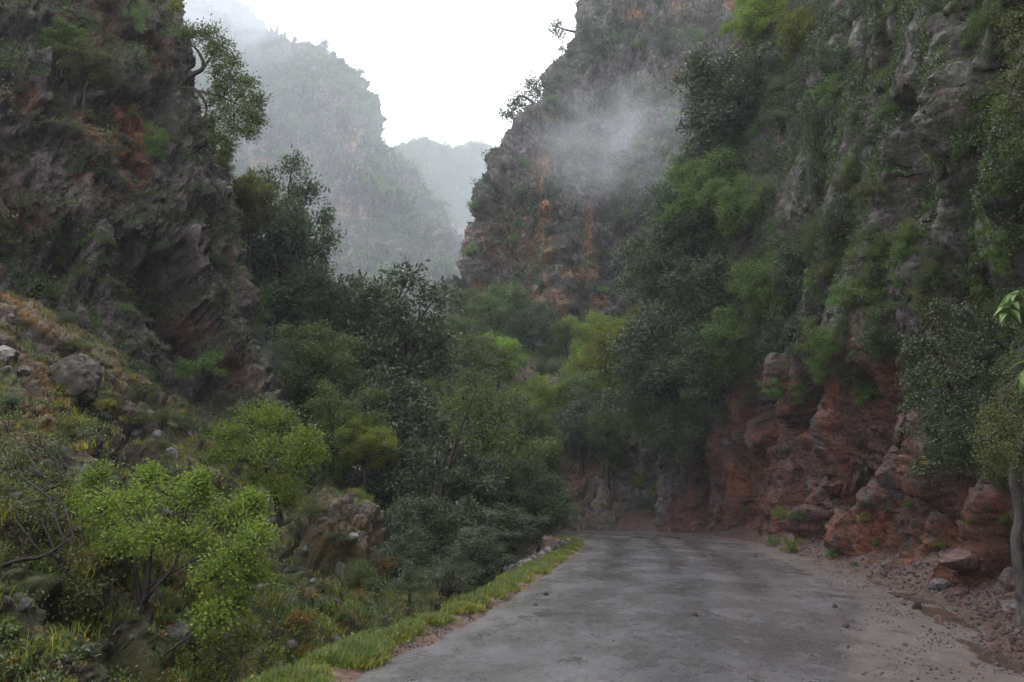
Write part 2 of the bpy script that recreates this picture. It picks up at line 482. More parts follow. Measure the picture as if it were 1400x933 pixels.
# ------------------------------------------------------------------ the road
Lc = [(-3.6, -14), (-2.9, -4), (-2.3, 2), (-1.9, 5.5), (-1.54, 8.17), (-.76, 11.41), (0.0, 15.35), (0.76, 20.0), (1.63, 25.77), (2.7, 33.2), (3.0, 38.2), (2.2, 42.4), (0.2, 44.0), (-5, 44.6), (-13, 44.5)]
Rc = [(4.3, -14), (4.7, -4), (4.9, 2), (5.1, 5.5), (5.4, 9.4), (6.42, 12.25), (7.47, 16.2), (8.5, 22), (9.4, 29.0), (10.4, 36.5), (10.75, 43), (10.0, 49), (7.0, 52.2), (-4, 52.4), (-13, 52)]
NV, NU = 520, 110
Ls = upsample(np.array(Lc, float), NV, 0); Rs = upsample(np.array(Rc, float), NV, 0)
u = np.linspace(0, 1, NU)[None, :, None]
XY = Ls[:, None] * (1 - u) + Rs[:, None] * u
ed = np.minimum(u[..., 0], 1 - u[..., 0])
Z = 0.05 * (1 - (2 * u[..., 0] - 1) ** 2) + 0.012 * fbm(np.concatenate([XY, np.zeros(XY.shape[:2] + (1,))], -1) * 0.9, 3)
Groad = np.concatenate([XY, Z[..., None]], -1)
vv = np.linspace(0, 14, NV)[:, None]
ub = np.interp(vv, [0, 3, 4, 5, 6, 7, 8, 9, 10, 11, 12, 14], [.62, .66, .69, .77, .82, .82, .84, .87, .87, .88, .92, .97])
mud = sstep(-0.10, 0.10, u[..., 0] - ub) * 0.9
mud = np.maximum(mud, 0.55 * (1 - sstep(0.0, 0.035, u[..., 0] * np.ones_like(vv))) * sstep(3, 5, vv))
track = np.zeros_like(mud)  # wheel tracks, also the mask for painted dark reflections of the trees
for uc in (.20, .42, .60):
    track = np.maximum(track, np.exp(-((u[..., 0] - uc + 0.012 * np.sin(vv * 3)) / .06) ** 2) * (.25 + .75 * sstep(4.5, 7.5, vv)))
pn = fbm(Groad * np.array([1.1, 0.5, 1]), 3)
pud = sstep(.88, .95, u[..., 0]) * (1 - sstep(.99, 1.0, u[..., 0])) * sstep(3.2, 4, vv) * (1 - sstep(6.0, 7.5, vv)) * (0.55 + pn * 0.55)
Nr = np.zeros_like(Groad); Nr[..., 2] = 1
structure('road', Groad, Nr, M['road'], 'road', 'wet grey asphalt road bending left with brown mud on its right side', {'mud': mud, 'puddle': pud, 'track': track})

# scree bank between the road and the right cliff
def edge_normals(E):
    t = np.gradient(E, axis=0); t /= np.linalg.norm(t, axis=1)[:, None]
    return np.stack([t[:, 1], -t[:, 0]], -1)      # to the right of travel
NVb = 700
Rb = upsample(np.array(Rc, float), NVb, 0); nR = edge_normals(Rb)
prof = np.array([(-0.35, -0.03), (0.0, 0.012), (0.35, 0.10), (0.8, 0.34), (1.3, 0.62), (2.2, 0.95), (4.0, 1.2)])
pr = upsample(prof, 90, 0)
G = np.zeros((NVb, 90, 3))
wob = fbm(np.stack([Rb[:, 0], Rb[:, 1], np.zeros(NVb)], -1) * 0.7, 3) * 0.35
hk = (0.6 + 0.5 * fbm(np.stack([Rb[:, 0], Rb[:, 1], np.ones(NVb) * 5], -1) * 0.3, 2))
G[..., 0] = Rb[:, None, 0] + nR[:, None, 0] * (pr[None, :, 0] + wob[:, None])
G[..., 1] = Rb[:, None, 1] + nR[:, None, 1] * (pr[None, :, 0] + wob[:, None])
G[..., 2] = pr[None, :, 1] * hk[:, None]
lump = np.clip(pr[None, :, 0] + 0.35, 0, 0.7)
G[..., 2] += lump * (0.07 * ridged(G * 2.2, 4) * 0.7 + 0.05 * fbm(G * 7, 3))
G[..., 2] -= 0.02 * (1 - sstep(-0.3, 0.2, pr[None, :, 0]))
Nb = grid_normals(G, (0, 10, 30))
structure('roadside_bank', G, Nb, M['bank'], 'bank', 'bank of red brown scree at the foot of the right cliff')

# left verge and the drop into the gully
NVl = 700
Lb = upsample(np.array(Lc, float), NVl, 0); nL = -edge_normals(Lb)
wv = np.interp(np.linspace(0, 14, NVl), [0, 3, 5, 6, 7, 8, 9, 10, 11, 14], [.9, .8, .62, .6, .78, .74, .56, .5, .4, .4])
prof = np.array([(-0.12, -0.03), (0.08, 0.03), (0.4, 0.07), (0.7, 0.06), (1.15, -0.25), (1.7, -1.4), (2.6, -3.2), (4.2, -5.0), (7, -6.5)])
pr = upsample(prof, 110, 0)
G = np.zeros((NVl, 110, 3))
pw = pr[None, :, 0] * np.where(pr[None, :, 0] > 0, wv[:, None], 1)
wob = fbm(np.stack([Lb[:, 0], Lb[:, 1], np.zeros(NVl)], -1) * 0.8, 3) * 0.15 + fbm(np.stack([Lb[:, 0], Lb[:, 1], np.zeros(NVl)], -1) * 5, 2) * 0.03
G[..., 0] = Lb[:, None, 0] + nL[:, None, 0] * (pw + wob[:, None])
G[..., 1] = Lb[:, None, 1] + nL[:, None, 1] * (pw + wob[:, None])
G[..., 2] = pr[None, :, 1]
lump = np.clip(pr[None, :, 0] - 0.05, 0, 2)
G[..., 2] += np.clip(lump, 0, .12) * 0.35 * fbm(G * 4, 3) + np.clip(lump - .8, 0, 1) * fbm(G * 1.1, 4) * 0.5
Nvg = grid_normals(G, (0, 10, 30))
structure('verge', G, Nvg, M['verge'], 'verge', 'earth verge with a gravel edge falling into the gully left of the road')

# ------------------------------------------------------------------ right cliff
bx = [(6.9, -16), (7.1, -4), (7.2, 4), (7.5, 9), (8.3, 12.5), (9.4, 18), (10.2, 24.5), (11.6, 32), (12.8, 40), (12.4, 47), (10.0, 52.5), (16, 60), (30, 66)]
zr = [-1, 0, 1.5, 3.2, 5, 8, 12, 18, 26, 36, 50]
onr = [0, 0, .45, 1.3, 1.9, 0.9, 1.9, 3.3, 5.4, 8.5, 13]
og = [0, 0, 0, -.2, -.8, -1.4, -1.6, 0, 2.6, 6.5, 13]
of = [0, 0, 0, -.2, -.8, -2.2, -2.2, -.2, 3.0, 7.5, 14]
Cg = []
for zi, z in enumerate(zr):
    row = []
    for i, (x, y) in enumerate(bx):
        o = onr[zi] if i < 8 else (0.5 * (onr[zi] + og[zi]) if i == 8 else og[zi] if i == 9 else of[zi] if i == 10 else of[zi] + 1)
        if i == 7: o = 0.75 * onr[zi] + .25 * og[zi]
        row.append((x + o, y + (0.12 * o if i < 9 else 0.3 * max(o, 0)), z))
    Cg.append(row)
G = upsample(upsample(Cg, 540, 0), 760, 1)
N = grid_normals(G, (0, 20, 10))
G = carve(G, N, [(1195, 520, 1215, 640, 1.5, 1.3), (1160, 570, 1165, 660, .8, -.7), (1110, 520, 1100, 600, 1.3, 1.2), (1040, 590, 1060, 605, .9, -.9), (1070, 500, 1120, 560, .8, -.8), (1120, 610, 1105, 720, .7, -.8),
                 (1085, 620, 1078, 720, .6, -.7), (1062, 620, 1060, 710, .6, .6), (1015, 520, 1010, 600, .9, -.8), (1040, 520, 1050, 570, 1.2, 1.0), (1150, 600, 1145, 690, .6, .7), (1185, 640, 1130, 730, .6, -.5),
                 (1250, 640, 1240, 740, .9, 1.0), (1215, 650, 1190, 740, .7, -.6), (1290, 620, 1300, 720, .9, .8), (960, 620, 965, 700, 1.2, .9), (985, 610, 995, 700, .7, -.5), (1150, 20, 1160, 110, .8, -.7), (1180, 10, 1185, 120, .8, .9), (1128, 10, 1132, 90, .5, -.5),
                 (1230, 160, 1260, 300, 1.4, 1.2), (1300, 40, 1320, 200, 1.0, -.9), (1210, 60, 1215, 160, 1.0, .9), (1260, 300, 1230, 420, .8, .8)])
# buttresses: the face recedes down the road, then steps out again towards the viewer
ph = (G[..., 1] + .30 * G[..., 2] + 2.6 * perlin(G * np.array([.16, .16, .10]) + 4)) / (3.2 + .06 * G[..., 1])
sw = ph - np.floor(ph)
am = 1.3 + .9 * perlin(np.stack([np.floor(ph) * 1.37 + .5, G[..., 2] * .12, np.zeros_like(ph)], -1))
saw = np.where(sw < .72, sw / .72, 1 - sstep(.72, 1.0, sw)) * am
G[..., 0] += saw * sstep(-.5, 1.0, G[..., 2]) * (1 - .45 * sstep(9, 14, G[..., 2])) * sstep(6, 10, G[..., 1]) * (1 - sstep(50, 54, G[..., 1])) - .35
rib = ridged(G * np.array([.5, .5, .09]) + 3, 3, .6) * .35 + ridged(G * np.array([1.9, 1.9, .5]), 3, .6) * .12
G = G + N * (rib * (1 - sstep(5, 9, G[..., 2])))[..., None]
N = grid_normals(G, (0, 20, 10))
G = rockify(G, N, 0.9, 0.68, 1.0, 0.3, 0.8, 0.5)
N = grid_normals(G, (0, 20, 10))
px, py = PXY(G)
z = G[..., 2]; nz = fbm(G * 0.35, 4)
ochre = (1 - sstep(5.8, 9.0, z + nz * 2.2)) * sstep(-1.0, 0.2, nz + 0.9)
ochre *= 0.35 + 0.65 * sstep(12, 17, G[..., 1]) * (1 - sstep(46, 54, G[..., 1]))
brow = np.interp(px, [900, 960, 1000, 1100, 1225, 1265, 1400], [690, 610, 490, 430, 430, 600, 690])
ochre *= sstep(-45, 35, py - brow + 40 * nz)
ochre *= .55 + .45 * sstep(-.2, .25, fbm(G * .5 + 2, 4))
ochre = np.maximum(ochre, 0.25 * sstep(0.25, 0.6, fbm(G * 0.22 + 9, 3)))
green = sstep(5, 9, z) * 0.75 + 0.15
structure('cliff', G, N, M['rock_right'], 'right', 'dark overgrown cliff with bare red rock at its foot right of the road',
          {'ochre': ochre, 'green': green, 'pale': patches(G, [(1290, 60, 50, 60, .5), (1310, 130, 40, 60, .6), (1270, 180, 40, 60, .6), (1290, 300, 30, 60, .9), (1300, 200, 50, 50, .8), (1160, 40, 30, 60, 1), (1140, 80, 25, 30, .8), (1245, 470, 14, 40, 1), (1240, 540, 14, 40, .9), (1200, 600, 40, 60, .35), (1090, 505, 16, 10, .9), (1180, 210, 50, 60, .45), (1230, 380, 25, 40, .5), (893, 665, 26, 70, 1.6)], .7, .5) * .62})

# ------------------------------------------------------------------ left hillside
cols = {-260: [(150, 26), (300, 19.5), (440, 14), (600, 10.5), (750, 7.5), (950, 5), (1300, 3.2)],
        -130: [(260, 29), (350, 23), (450, 16), (600, 11.8), (750, 9), (950, 6.6), (1300, 4.4)],
        0: [(330, 32), (395, 26), (470, 18.5), (600, 13.3), (750, 10.5), (900, 8.6), (1250, 6.2)],
        100: [(400, 34), (455, 28), (525, 20.2), (615, 15.8), (750, 12), (900, 9.9), (1200, 7.4)],
        200: [(480, 36), (535, 30), (585, 23), (655, 17.8), (760, 14), (900, 11.2), (1200, 8.5)],
        300: [(545, 39), (590, 33), (632, 26), (695, 20), (780, 16.2), (900, 12.6), (1150, 9.8)],
        400: [(600, 41), (640, 35), (682, 28), (730, 22.5), (800, 18.2), (900, 14), (1080, 11.8)],
        500: [(640, 38), (675, 34), (705, 30), (745, 25.5), (800, 21), (870, 17), (980, 14.6)],
        600: [(700, 42), (722, 37), (745, 32), (775, 27.5), (810, 23.5), (860, 20), (940, 17.2)],
        690: [(745, 46), (760, 40), (775, 35), (800, 30), (830, 26), (870, 23), (930, 20)]}
keys = sorted(cols)
Cg = [[W(k, *cols[k][i]) for k in keys] for i in range(7)]
G = upsample(upsample(Cg, 420, 0), 520, 1)
N = grid_normals(G, (0, 5, 12))
G = groove(G, N, W(190, 560, 21), W(215, 680, 17), 1.2, 1.4)        # dark cleft below the boulder
G = groove(G, N, W(470, 690, 29), W(455, 760, 23), 1.2, -0.9)
G = groove(G, N, W(435, 700, 25), W(425, 770, 21), 0.7, 0.9)
G = rockify(G, N, 0.9, 0.72, 2.0, 0.9, 0.9, 0.9)
N = grid_normals(G, (0, 5, 12))
cov = fbm(G * 0.45, 4)
px, py = PXY(G)
green = np.clip(0.45 + cov * 1.1 + 0.7 * (N[..., 2] - 0.35), 0, 1)
rockpatch = patches(G, [(480, 720, 70, 45, 1), (180, 600, 45, 60, 1), (300, 640, 50, 40, .8)], 0.5, 0.5)
green *= 1 - 0.75 * rockpatch
green *= 0.45 + 0.55 * sstep(330, 560, py + 60 * cov)
ochre = np.clip(patches(G, [(60, 400, 90, 40, .9), (110, 430, 90, 40, .8), (30, 560, 60, 60, .7), (150, 500, 60, 40, .5), (430, 860, 60, 40, .6)], 0.5, 0.6)
                + 0.4 * sstep(0.1, 0.5, fbm(G * 0.6 + 20, 3)), 0, 1)
structure('hillside', G, N, M['rock_hill'], 'hill', 'rocky hillside with grass, herbs and stones left of the gully', {'ochre': ochre, 'green': green})

# ------------------------------------------------------------------ left cliff
rows = [(640, 385, 30), (570, 362, 33), (520, 345, 34), (470, 328, 34.5), (400, 314, 35), (330, 303, 35.5), (270, 296, 36), (200, 276, 36.5), (130, 246, 37),
        (70, 238, 38), (20, 228, 39), (-60, 205, 41), (-180, 130, 44), (-380, 20, 50)]
Cg = []
for i, (y, sx, d) in enumerate(rows):
    lean = d - 33
    row = []
    for (fx, dd) in ((-420, -20), (-250, -14.5), (-90, -10.5), (40, -8), (0.35, -6), (0.55, -4.3), (0.75, -2.8), (0.9, -1.6), (1.0, 0), ('b', 6), ('b', 20)):
        if fx == 'b':
            X, Yy, Zz = W(sx, y, d); row.append((X - 0.55 * dd, Yy + dd, Zz + 0.05 * dd)); continue
        x = fx if isinstance(fx, int) else 40 + (sx - 40) * fx if fx < 1 else sx
        x = float(x)
        row.append(W(x, y, max(d + dd, 8)))
    Cg.append(row)
G = upsample(upsample(Cg, 520, 0), 460, 1)
N = grid_normals(G, (0, 5, 5))
G = carve(G, N, [(212, 350, 282, 515, 1.1, 3.2), (245, 350, 285, 480, 1.2, -1.2), (178, 345, 205, 420, .6, 1.0), (75, 60, 165, 190, 1.1, 1.3), (205, 80, 235, 180, .7, 1.0), (10, 110, 60, 160, 1.0, 1.1),
                 (285, 300, 300, 440, .6, .9), (130, 175, 190, 235, .6, .9), (95, 330, 100, 370, .8, 1.2), (60, 190, 110, 220, 1.0, -1.0), (140, 20, 200, 60, .9, -.9), (245, 190, 275, 300, .8, -.7)])
G = G + N * (ridged(G * np.array([.5, .5, .14]) + 8, 3, .6) * .45)[..., None]
G = rockify(G, N, 1.25, 0.85, 3.0, 0.3, 1.1, 0.5)
N = grid_normals(G, (0, 5, 5))
ochre = patches(G, [(165, 180, 45, 40, 1), (120, 165, 25, 30, .9), (180, 220, 22, 40, .8), (25, 130, 35, 30, .7), (210, 75, 22, 40, .5), (120, 40, 60, 35, .45), (265, 450, 30, 22, .5), (15, 300, 40, 30, .6)], 0.5, 0.6)
ochre = np.maximum(ochre, 0.3 * sstep(0.2, 0.6, fbm(G * 0.3, 3)))
green = np.clip(0.35 + fbm(G * 0.25 + 4, 3) * 0.9 + 0.5 * N[..., 2], 0, 1)
structure('cliff', G, N, M['rock_left'], 'left', 'brown weathered cliff with a slanting crack on the left', {'ochre': ochre, 'green': green})

# ------------------------------------------------------------------ slope beyond the bend
cols = {520: [(860, 46), (790, 50), (720, 56), (640, 65), (560, 78), (490, 93), (440, 106)],
        620: [(840, 47), (780, 50), (710, 55), (630, 63), (550, 75), (490, 89), (440, 104)],
        700: [(790, 49), (750, 51), (690, 55), (620, 62), (545, 73), (485, 87), (430, 103)],
        770: [(747, 53), (727, 53.6), (690, 55.5), (610, 60), (535, 71), (475, 84), (420, 100)],
        840: [(747, 53), (727, 53.8), (680, 56), (600, 59), (530, 69), (470, 82), (410, 98)],
        920: [(747, 53.4), (727, 54.2), (670, 57), (590, 60), (520, 68), (460, 80), (400, 95)],
        1010: [(745, 54), (720, 57), (660, 60), (580, 65), (510, 72), (450, 82), (390, 95)]}
keys = sorted(cols)
Cg = [[W(k, *cols[k][i]) for k in keys] for i in range(7)]
G = upsample(upsample(Cg, 300, 0), 320, 1)
N = grid_normals(G, (0, 10, 20))
G = groove(G, N, W(850, 590, 57), W(790, 690, 53), 1.8, -1.1)
G = groove(G, N, W(888, 600, 54.5), W(893, 712, 52), 1.7, -2.0)
G = rockify(G, N, 1.25, 0.8, 4.0, 0.7, 1.0, 0.9)
N = grid_normals(G, (0, 10, 20))
green = np.clip(0.6 + fbm(G * 0.2, 3) * 0.8, 0, 1) * (1 - 0.6 * patches(G, [(810, 660, 50, 60, 1)], .3, .4))
ochre = patches(G, [(800, 650, 60, 60, .4), (730, 560, 60, 60, .3)], .3, .6)
structure('slope', G, N, M['slope'], 'slope', 'grassy rocky slope rising beyond the road bend',
          {'ochre': ochre, 'green': green * (1 - patches(G, [(890, 660, 36, 75, 1)], .3, .3)), 'pale': patches(G, [(890, 660, 30, 75, 1), (835, 680, 45, 40, .8), (800, 700, 30, 20, .6)], .3, .4)})

# ------------------------------------------------------------------ middle cliff
rows = [(560, 590, 98), (500, 598, 99), (450, 604, 100), (405, 612, 101), (375, 628, 102), (345, 630, 103), (310, 650, 104), (268, 654, 105), (248, 676, 107), (214, 692, 109), (190, 712, 111),
        (160, 738, 114), (120, 760, 117), (60, 782, 121), (30, 790, 123), (0, 803, 126), (-70, 830, 133), (-200, 900, 150)]
Cg = []
for (y, sx, d) in rows:
    row = []; sx += 14
    for k in (2, 1):
        X, Yy, Zz = W(sx, y, d); row.append((X + 8 * k * k, Yy + 16 * k * k, Zz))
    for f, dd in ((0, 0), (40, -3), (90, -4), (150, -9), (220, -13), (300, -18), (400, -24), (560, -30), (760, -34)):
        row.append(W(sx + f, y, d + dd))
    Cg.append(row)
G = upsample(upsample(Cg, 520, 0), 460, 1)
N = grid_normals(G, (0, 5, 30))
for p0, p1, w_, d_ in ((W(745, 230, 108), W(735, 420, 97), 3, 1.6), (W(800, 260, 104), W(812, 420, 92), 2.5, 1.8), (W(690, 260, 106), W(680, 400, 99), 3, 1.5),
                       (W(840, 280, 100), W(855, 420, 88), 3, 2.0), (W(860, 40, 118), W(800, 200, 112), 3.5, 1.8), (W(640, 330, 103), W(640, 430, 99), 1.8, 1.2)):
    G = groove(G, N, p0, p1, w_, d_)
G = G + N * (ridged(G * np.array([.16, .16, .045]) + 8, 4, .6) * 1.3)[..., None]
G = rockify(G, N, 2.8, 0.95, 5.0, 0.5, 1.0, 0.2)
N = grid_normals(G, (0, 5, 30))
ochre = patches(G, [(742, 280, 13, 45, 1), (738, 330, 16, 45, .8), (806, 320, 9, 50, .9), (815, 355, 9, 25, .7), (795, 372, 28, 8, .7), (868, 22, 14, 9, .6), (925, 10, 12, 12, .5), (815, 65, 8, 12, .5), (928, 108, 12, 18, .6),
                    (655, 395, 12, 10, .9), (640, 420, 9, 14, 1), (755, 420, 24, 18, .6), (735, 400, 20, 20, .5), (820, 415, 12, 12, .8), (740, 235, 16, 30, .5), (700, 310, 60, 60, .3), (1000, 8, 12, 8, .9)], 0.14, 0.55)
green = np.clip(0.5 + fbm(G * 0.09, 3) * 0.9 + 0.6 * N[..., 2], 0, 1)
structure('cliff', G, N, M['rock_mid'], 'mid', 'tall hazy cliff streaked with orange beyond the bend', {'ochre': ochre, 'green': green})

# ------------------------------------------------------------------ far mountains
rows = [(560, 660, 240), (480, 640, 250), (430, 622, 255), (380, 605, 262), (330, 575, 275), (280, 548, 285), (235, 522, 295), (208, 510, 300), (175, 500, 308), (142, 482, 315), (128, 452, 322),
        (98, 428, 330), (68, 398, 338), (40, 350, 346), (18, 300, 352), (0, 240, 356), (-30, 150, 362)]
Cg = []
for (y, sx, d) in rows:
    sh = 40 - 40 * min(1, max(0, (y - 190) / 110))
    row = [W(sx - sh + f, y, d + dd) for f, dd in ((-600, -60), (-420, -50), (-300, -42), (-210, -38), (-140, -30), (-80, -18), (-35, -8), (0, 0))]
    X, Yy, Zz = W(sx - sh, y, d); row.append((X + 2, Yy + 30, Zz - 2)); row.append((X - 10, Yy + 90, Zz - 10))
    Cg.append(row)
G = upsample(upsample(Cg, 380, 0), 420, 1)
N = grid_normals(G, (0, 0, 60))
for p0, p1, w_, d_ in ((W(400, 100, 320), W(500, 330, 268), 14, -7), (W(330, 100, 325), W(400, 330, 260), 16, 8), (W(450, 220, 290), W(470, 380, 250), 9, 5), (W(280, 50, 330), W(340, 300, 255), 12, -6)):
    G = groove(G, N, p0, p1, w_, d_)
G = G + N * (ridged(G * np.array([.035, .035, .018]) + 2, 4, .6) * 7)[..., None]
G = rockify(G, N, 8, 0.62, 6.0, 0.6, 1.0, 0.3)
N = grid_normals(G, (0, 0, 60))
ochre = patches(G, [(430, 252, 10, 14, 1), (495, 305, 14, 18, .9), (355, 222, 16, 10, .7), (430, 215, 12, 20, .4), (488, 195, 12, 10, .5), (470, 290, 14, 12, .6)], .05, .5)
green = np.clip(0.5 + fbm(G * 0.03, 3) * 1.0 + 0.6 * N[..., 2], 0, 1)
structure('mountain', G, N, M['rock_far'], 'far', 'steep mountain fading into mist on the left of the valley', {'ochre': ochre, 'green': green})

sk = [(430, 330), (480, 270), (520, 246), (545, 222), (575, 210), (600, 210), (625, 211), (650, 203), (668, 212), (685, 232), (720, 260), (780, 300)]
Cg = []
for k, (f, d) in enumerate(((1.0, 520), (1.0, 470), (0.85, 455), (0.65, 435), (0.4, 400), (0.15, 360), (0.0, 330))):
    row = []
    for (x, y) in sk:
        yy = 470 + (y - 470) * f
        X, Yy, Zz = W(x, yy, d)
        if k == 0: Zz -= 30
        row.append((X, Yy, Zz))
    Cg.append(row)
G = upsample(upsample(Cg, 220, 0), 320, 1)
N = grid_normals(G, (0, 0, 60))
G = groove(G, N, W(575, 215, 455), W(590, 330, 400), 16, -8)
G = rockify(G, N, 11, 0.7, 7.0, 0.6, 0.7, 0.9)
N = grid_normals(G, (0, 0, 60))
green = np.clip(0.75 + fbm(G * 0.03, 3) * 0.8, 0, 1)
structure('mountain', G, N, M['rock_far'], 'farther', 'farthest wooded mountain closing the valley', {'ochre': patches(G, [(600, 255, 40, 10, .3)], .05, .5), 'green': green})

# ravine floor and land out to the horizon
gx = np.linspace(-620, 620, 160); gy = np.linspace(-60, 900, 160)
G = np.stack(np.meshgrid(gx, gy), -1)
Zg = -9 + np.clip(G[..., 1] - 60, 0, None) * 0.06 + 2.0 * fbm(np.concatenate([G, np.zeros((160, 160, 1))], -1) * 0.02, 3)
G = np.concatenate([G, Zg[..., None]], -1)
Nn = np.zeros_like(G); Nn[..., 2] = 1
structure('ground', G, Nn, M['ground'], 'ground', 'dark ravine floor running up the valley')

# ------------------------------------------------------------------ plant prototypes
def tube_mesh(paths, sides=6):
    Vs, Fs, n = [], [], 0
    for P, R in paths:
        P = np.asarray(P, float); R = np.asarray(R, float)
        T = np.gradient(P, axis=0); T /= np.linalg.norm(T, axis=1)[:, None] + 1e-9
        ref = np.array([0.3, 0.9, 0.1]) if abs(T[0][2]) > 0.7 else np.array([0, 0, 1.0])
        A = np.cross(T, ref); A /= np.linalg.norm(A, axis=1)[:, None] + 1e-9
        Bn = np.cross(T, A)
        sd = sides if R[0] > 0.02 else 3
        a = np.arange(sd) * 2 * math.pi / sd
        ring = P[:, None] + (A[:, None] * np.cos(a)[None, :, None] + Bn[:, None] * np.sin(a)[None, :, None]) * R[:, None, None]
        m = len(P)
        i = n + np.arange(m * sd).reshape(m, sd); j = np.roll(i, -1, 1)
        Fs.append(np.stack([i[:-1], j[:-1], j[1:], i[1:]], -1).reshape(-1, 4))
        Vs.append(ring.reshape(-1, 3)); n += m * sd
    return np.concatenate(Vs), np.concatenate(Fs)

def bend(rs, a, b, k=6, wob=0.08, sag=0.0):
    a, b = np.array(a, float), np.array(b, float)
    t = np.linspace(0, 1, k)[:, None]
    L = np.linalg.norm(b - a)
    P = a * (1 - t) + b * t
    off = rs.normal(size=(k, 3)) * wob * L * np.sin(t * math.pi)
    P = P + off
    P[:, 2] += sag * L * np.sin(t[:, 0] * math.pi)
    return P

def leaves_mesh(rs, P, D, size, width=0.5, up=0.7, fold=0.25):
    n = len(P)
    Nn = rs.normal(size=(n, 3)) * 0.75 + np.array([0, 0, up]); Nn /= np.linalg.norm(Nn, axis=1)[:, None]
    S = np.cross(D, Nn); S /= np.linalg.norm(S, axis=1)[:, None] + 1e-9
    Nn = np.cross(S, D)
    L = size * rs.uniform(0.65, 1.25, (n, 1))
    base, tip = P, P + D * L
    mid = P + D * L * 0.45
    l = mid + S * L * width * 0.5 + Nn * L * fold * 0.4; r = mid - S * L * width * 0.5 + Nn * L * fold * 0.4
    V = np.stack([base, l, tip, r], 1).reshape(-1, 3)
    F = np.arange(4 * n).reshape(n, 4)
    F = np.stack([F[:, [0, 1, 2]], F[:, [0, 2, 3]]], 1).reshape(-1, 3)
    return V, F

def crown(rs, lobes, twigs=26, per=22, leaf=0.06, width=0.5, up=0.6, droop=0.0, zmin=-0.55, inner=0.3, spread=1.0):
    """lobes: (centre, radius xyz). Twigs run out from each lobe's centre with leaves along them."""
    Ps, Ds, Vr, tw = [], [], [], []
    for c, r in lobes:
        c = np.array(c); r = np.array(r)
        nt_ = max(4, int(twigs * rs.uniform(0.8, 1.2)))
        d = rs.normal(size=(nt_ * 3, 3)); d /= np.linalg.norm(d, axis=1)[:, None]
        d = d[d[:, 2] > zmin][:nt_]
        lv = rs.rand()
        for k in range(len(d)):
            L = rs.uniform(0.6, 1.15)
            end = c + d[k] * r * L
            end[2] -= droop * r[2] * rs.rand()
            tw.append((c, end))
            t = inner + (1 - inner) * rs.rand(per) ** 0.8
            jit = rs.normal(size=(per, 3)) * leaf * 1.1 * spread
            p = c + (end - c) * t[:, None] + jit
            p[:, 2] += 0.06 * r[2] * np.sin(t * 3) - droop * 0.3 * r[2] * t ** 2
            dd = (end - c) / (np.linalg.norm(end - c) + 1e-9) * 0.7 + rs.normal(size=(per, 3)) * 0.7
            dd[:, 2] -= droop * 0.6
            dd /= np.linalg.norm(dd, axis=1)[:, None]
            Ps.append(p); Ds.append(dd)
            Vr.append(np.clip(0.5 * rs.rand(per) + 0.25 * lv + 0.25 * rs.rand() + 0.12 * (t - .5), 0, 1))
    P, D, Vr = np.concatenate(Ps), np.concatenate(Ds), np.concatenate(Vr)
    V, F = leaves_mesh(rs, P, D, leaf, width, up)
    return V, F, np.repeat(Vr, 2), tw

def crown_meshes(name, seed, lobes, base, trunk_r=0.07, extra=1.5, **kw):
    """A crown mesh and a trunk-and-limbs mesh; base = the trunk foot."""
    rs = np.random.RandomState(seed)
    V, F, v, tw = crown(rs, lobes, **kw)
    cm = make_mesh(name + ' crown', V, F, M['leaf_mid'], False, fattrs={'v': v})
    base = np.array(base, float)
    cc = np.mean([l[0] for l in lobes], 0)
    fork = base + (cc - base) * 0.42 + rs.normal(size=3) * 0.06
    paths = []
    low = base - np.array([0, 0, extra])
    main = np.concatenate([bend(rs, low, base, 4, 0.02)[:-1], bend(rs, base, fork, 6, 0.05)])
    paths.append((main, np.linspace(trunk_r * 1.35, trunk_r * 0.8, len(main))))
    for c, r in lobes:
        P = bend(rs, fork if rs.rand() < 0.7 else base + (fork - base) * rs.uniform(.6, 1), c, 7, 0.07, 0.05)
        paths.append((P, np.linspace(trunk_r * 0.5, trunk_r * 0.14, len(P))))
    for (a, b_) in tw[::2]:
        P = bend(rs, a, b_, 3, 0.05)
        paths.append((P, np.linspace(trunk_r * 0.10, trunk_r * 0.03, 3)))
    Vt, Ft = tube_mesh(paths)
    tm = make_mesh(name + ' trunk', Vt, Ft, M['bark'], True)
    return cm, tm

def blob_lobes(seed, n, R=(1, 1, 0.8), c=(0, 0, 1.2), r=(0.28, 0.48), shell=0.55, zflat=-0.6, uneven=0.38):
    """Leaf masses set on an uneven envelope, so that the outline has bays and spurs."""
    rs = np.random.RandomState(seed)
    out = []
    k = 0
    while len(out) < n and k < 900:
        k += 1
        d = rs.normal(size=3); d /= np.linalg.norm(d)
        if d[2] < zflat: continue
        env = 1 + uneven * float(perlin(d[None] * 1.7 + seed * 3.1)[0]) * 1.6
        q = rs.uniform(shell, 1.0) * env
        lr = rs.uniform(*r)
        p = np.array(c) + d * np.array(R) * (q - lr * 0.4)
        if any(np.linalg.norm(p - o[0]) < 0.62 * (lr + o[1][0]) for o in out) and k < 700: continue
        out.append((p, np.array([lr, lr, lr * rs.uniform(0.5, 0.8)])))
    return out

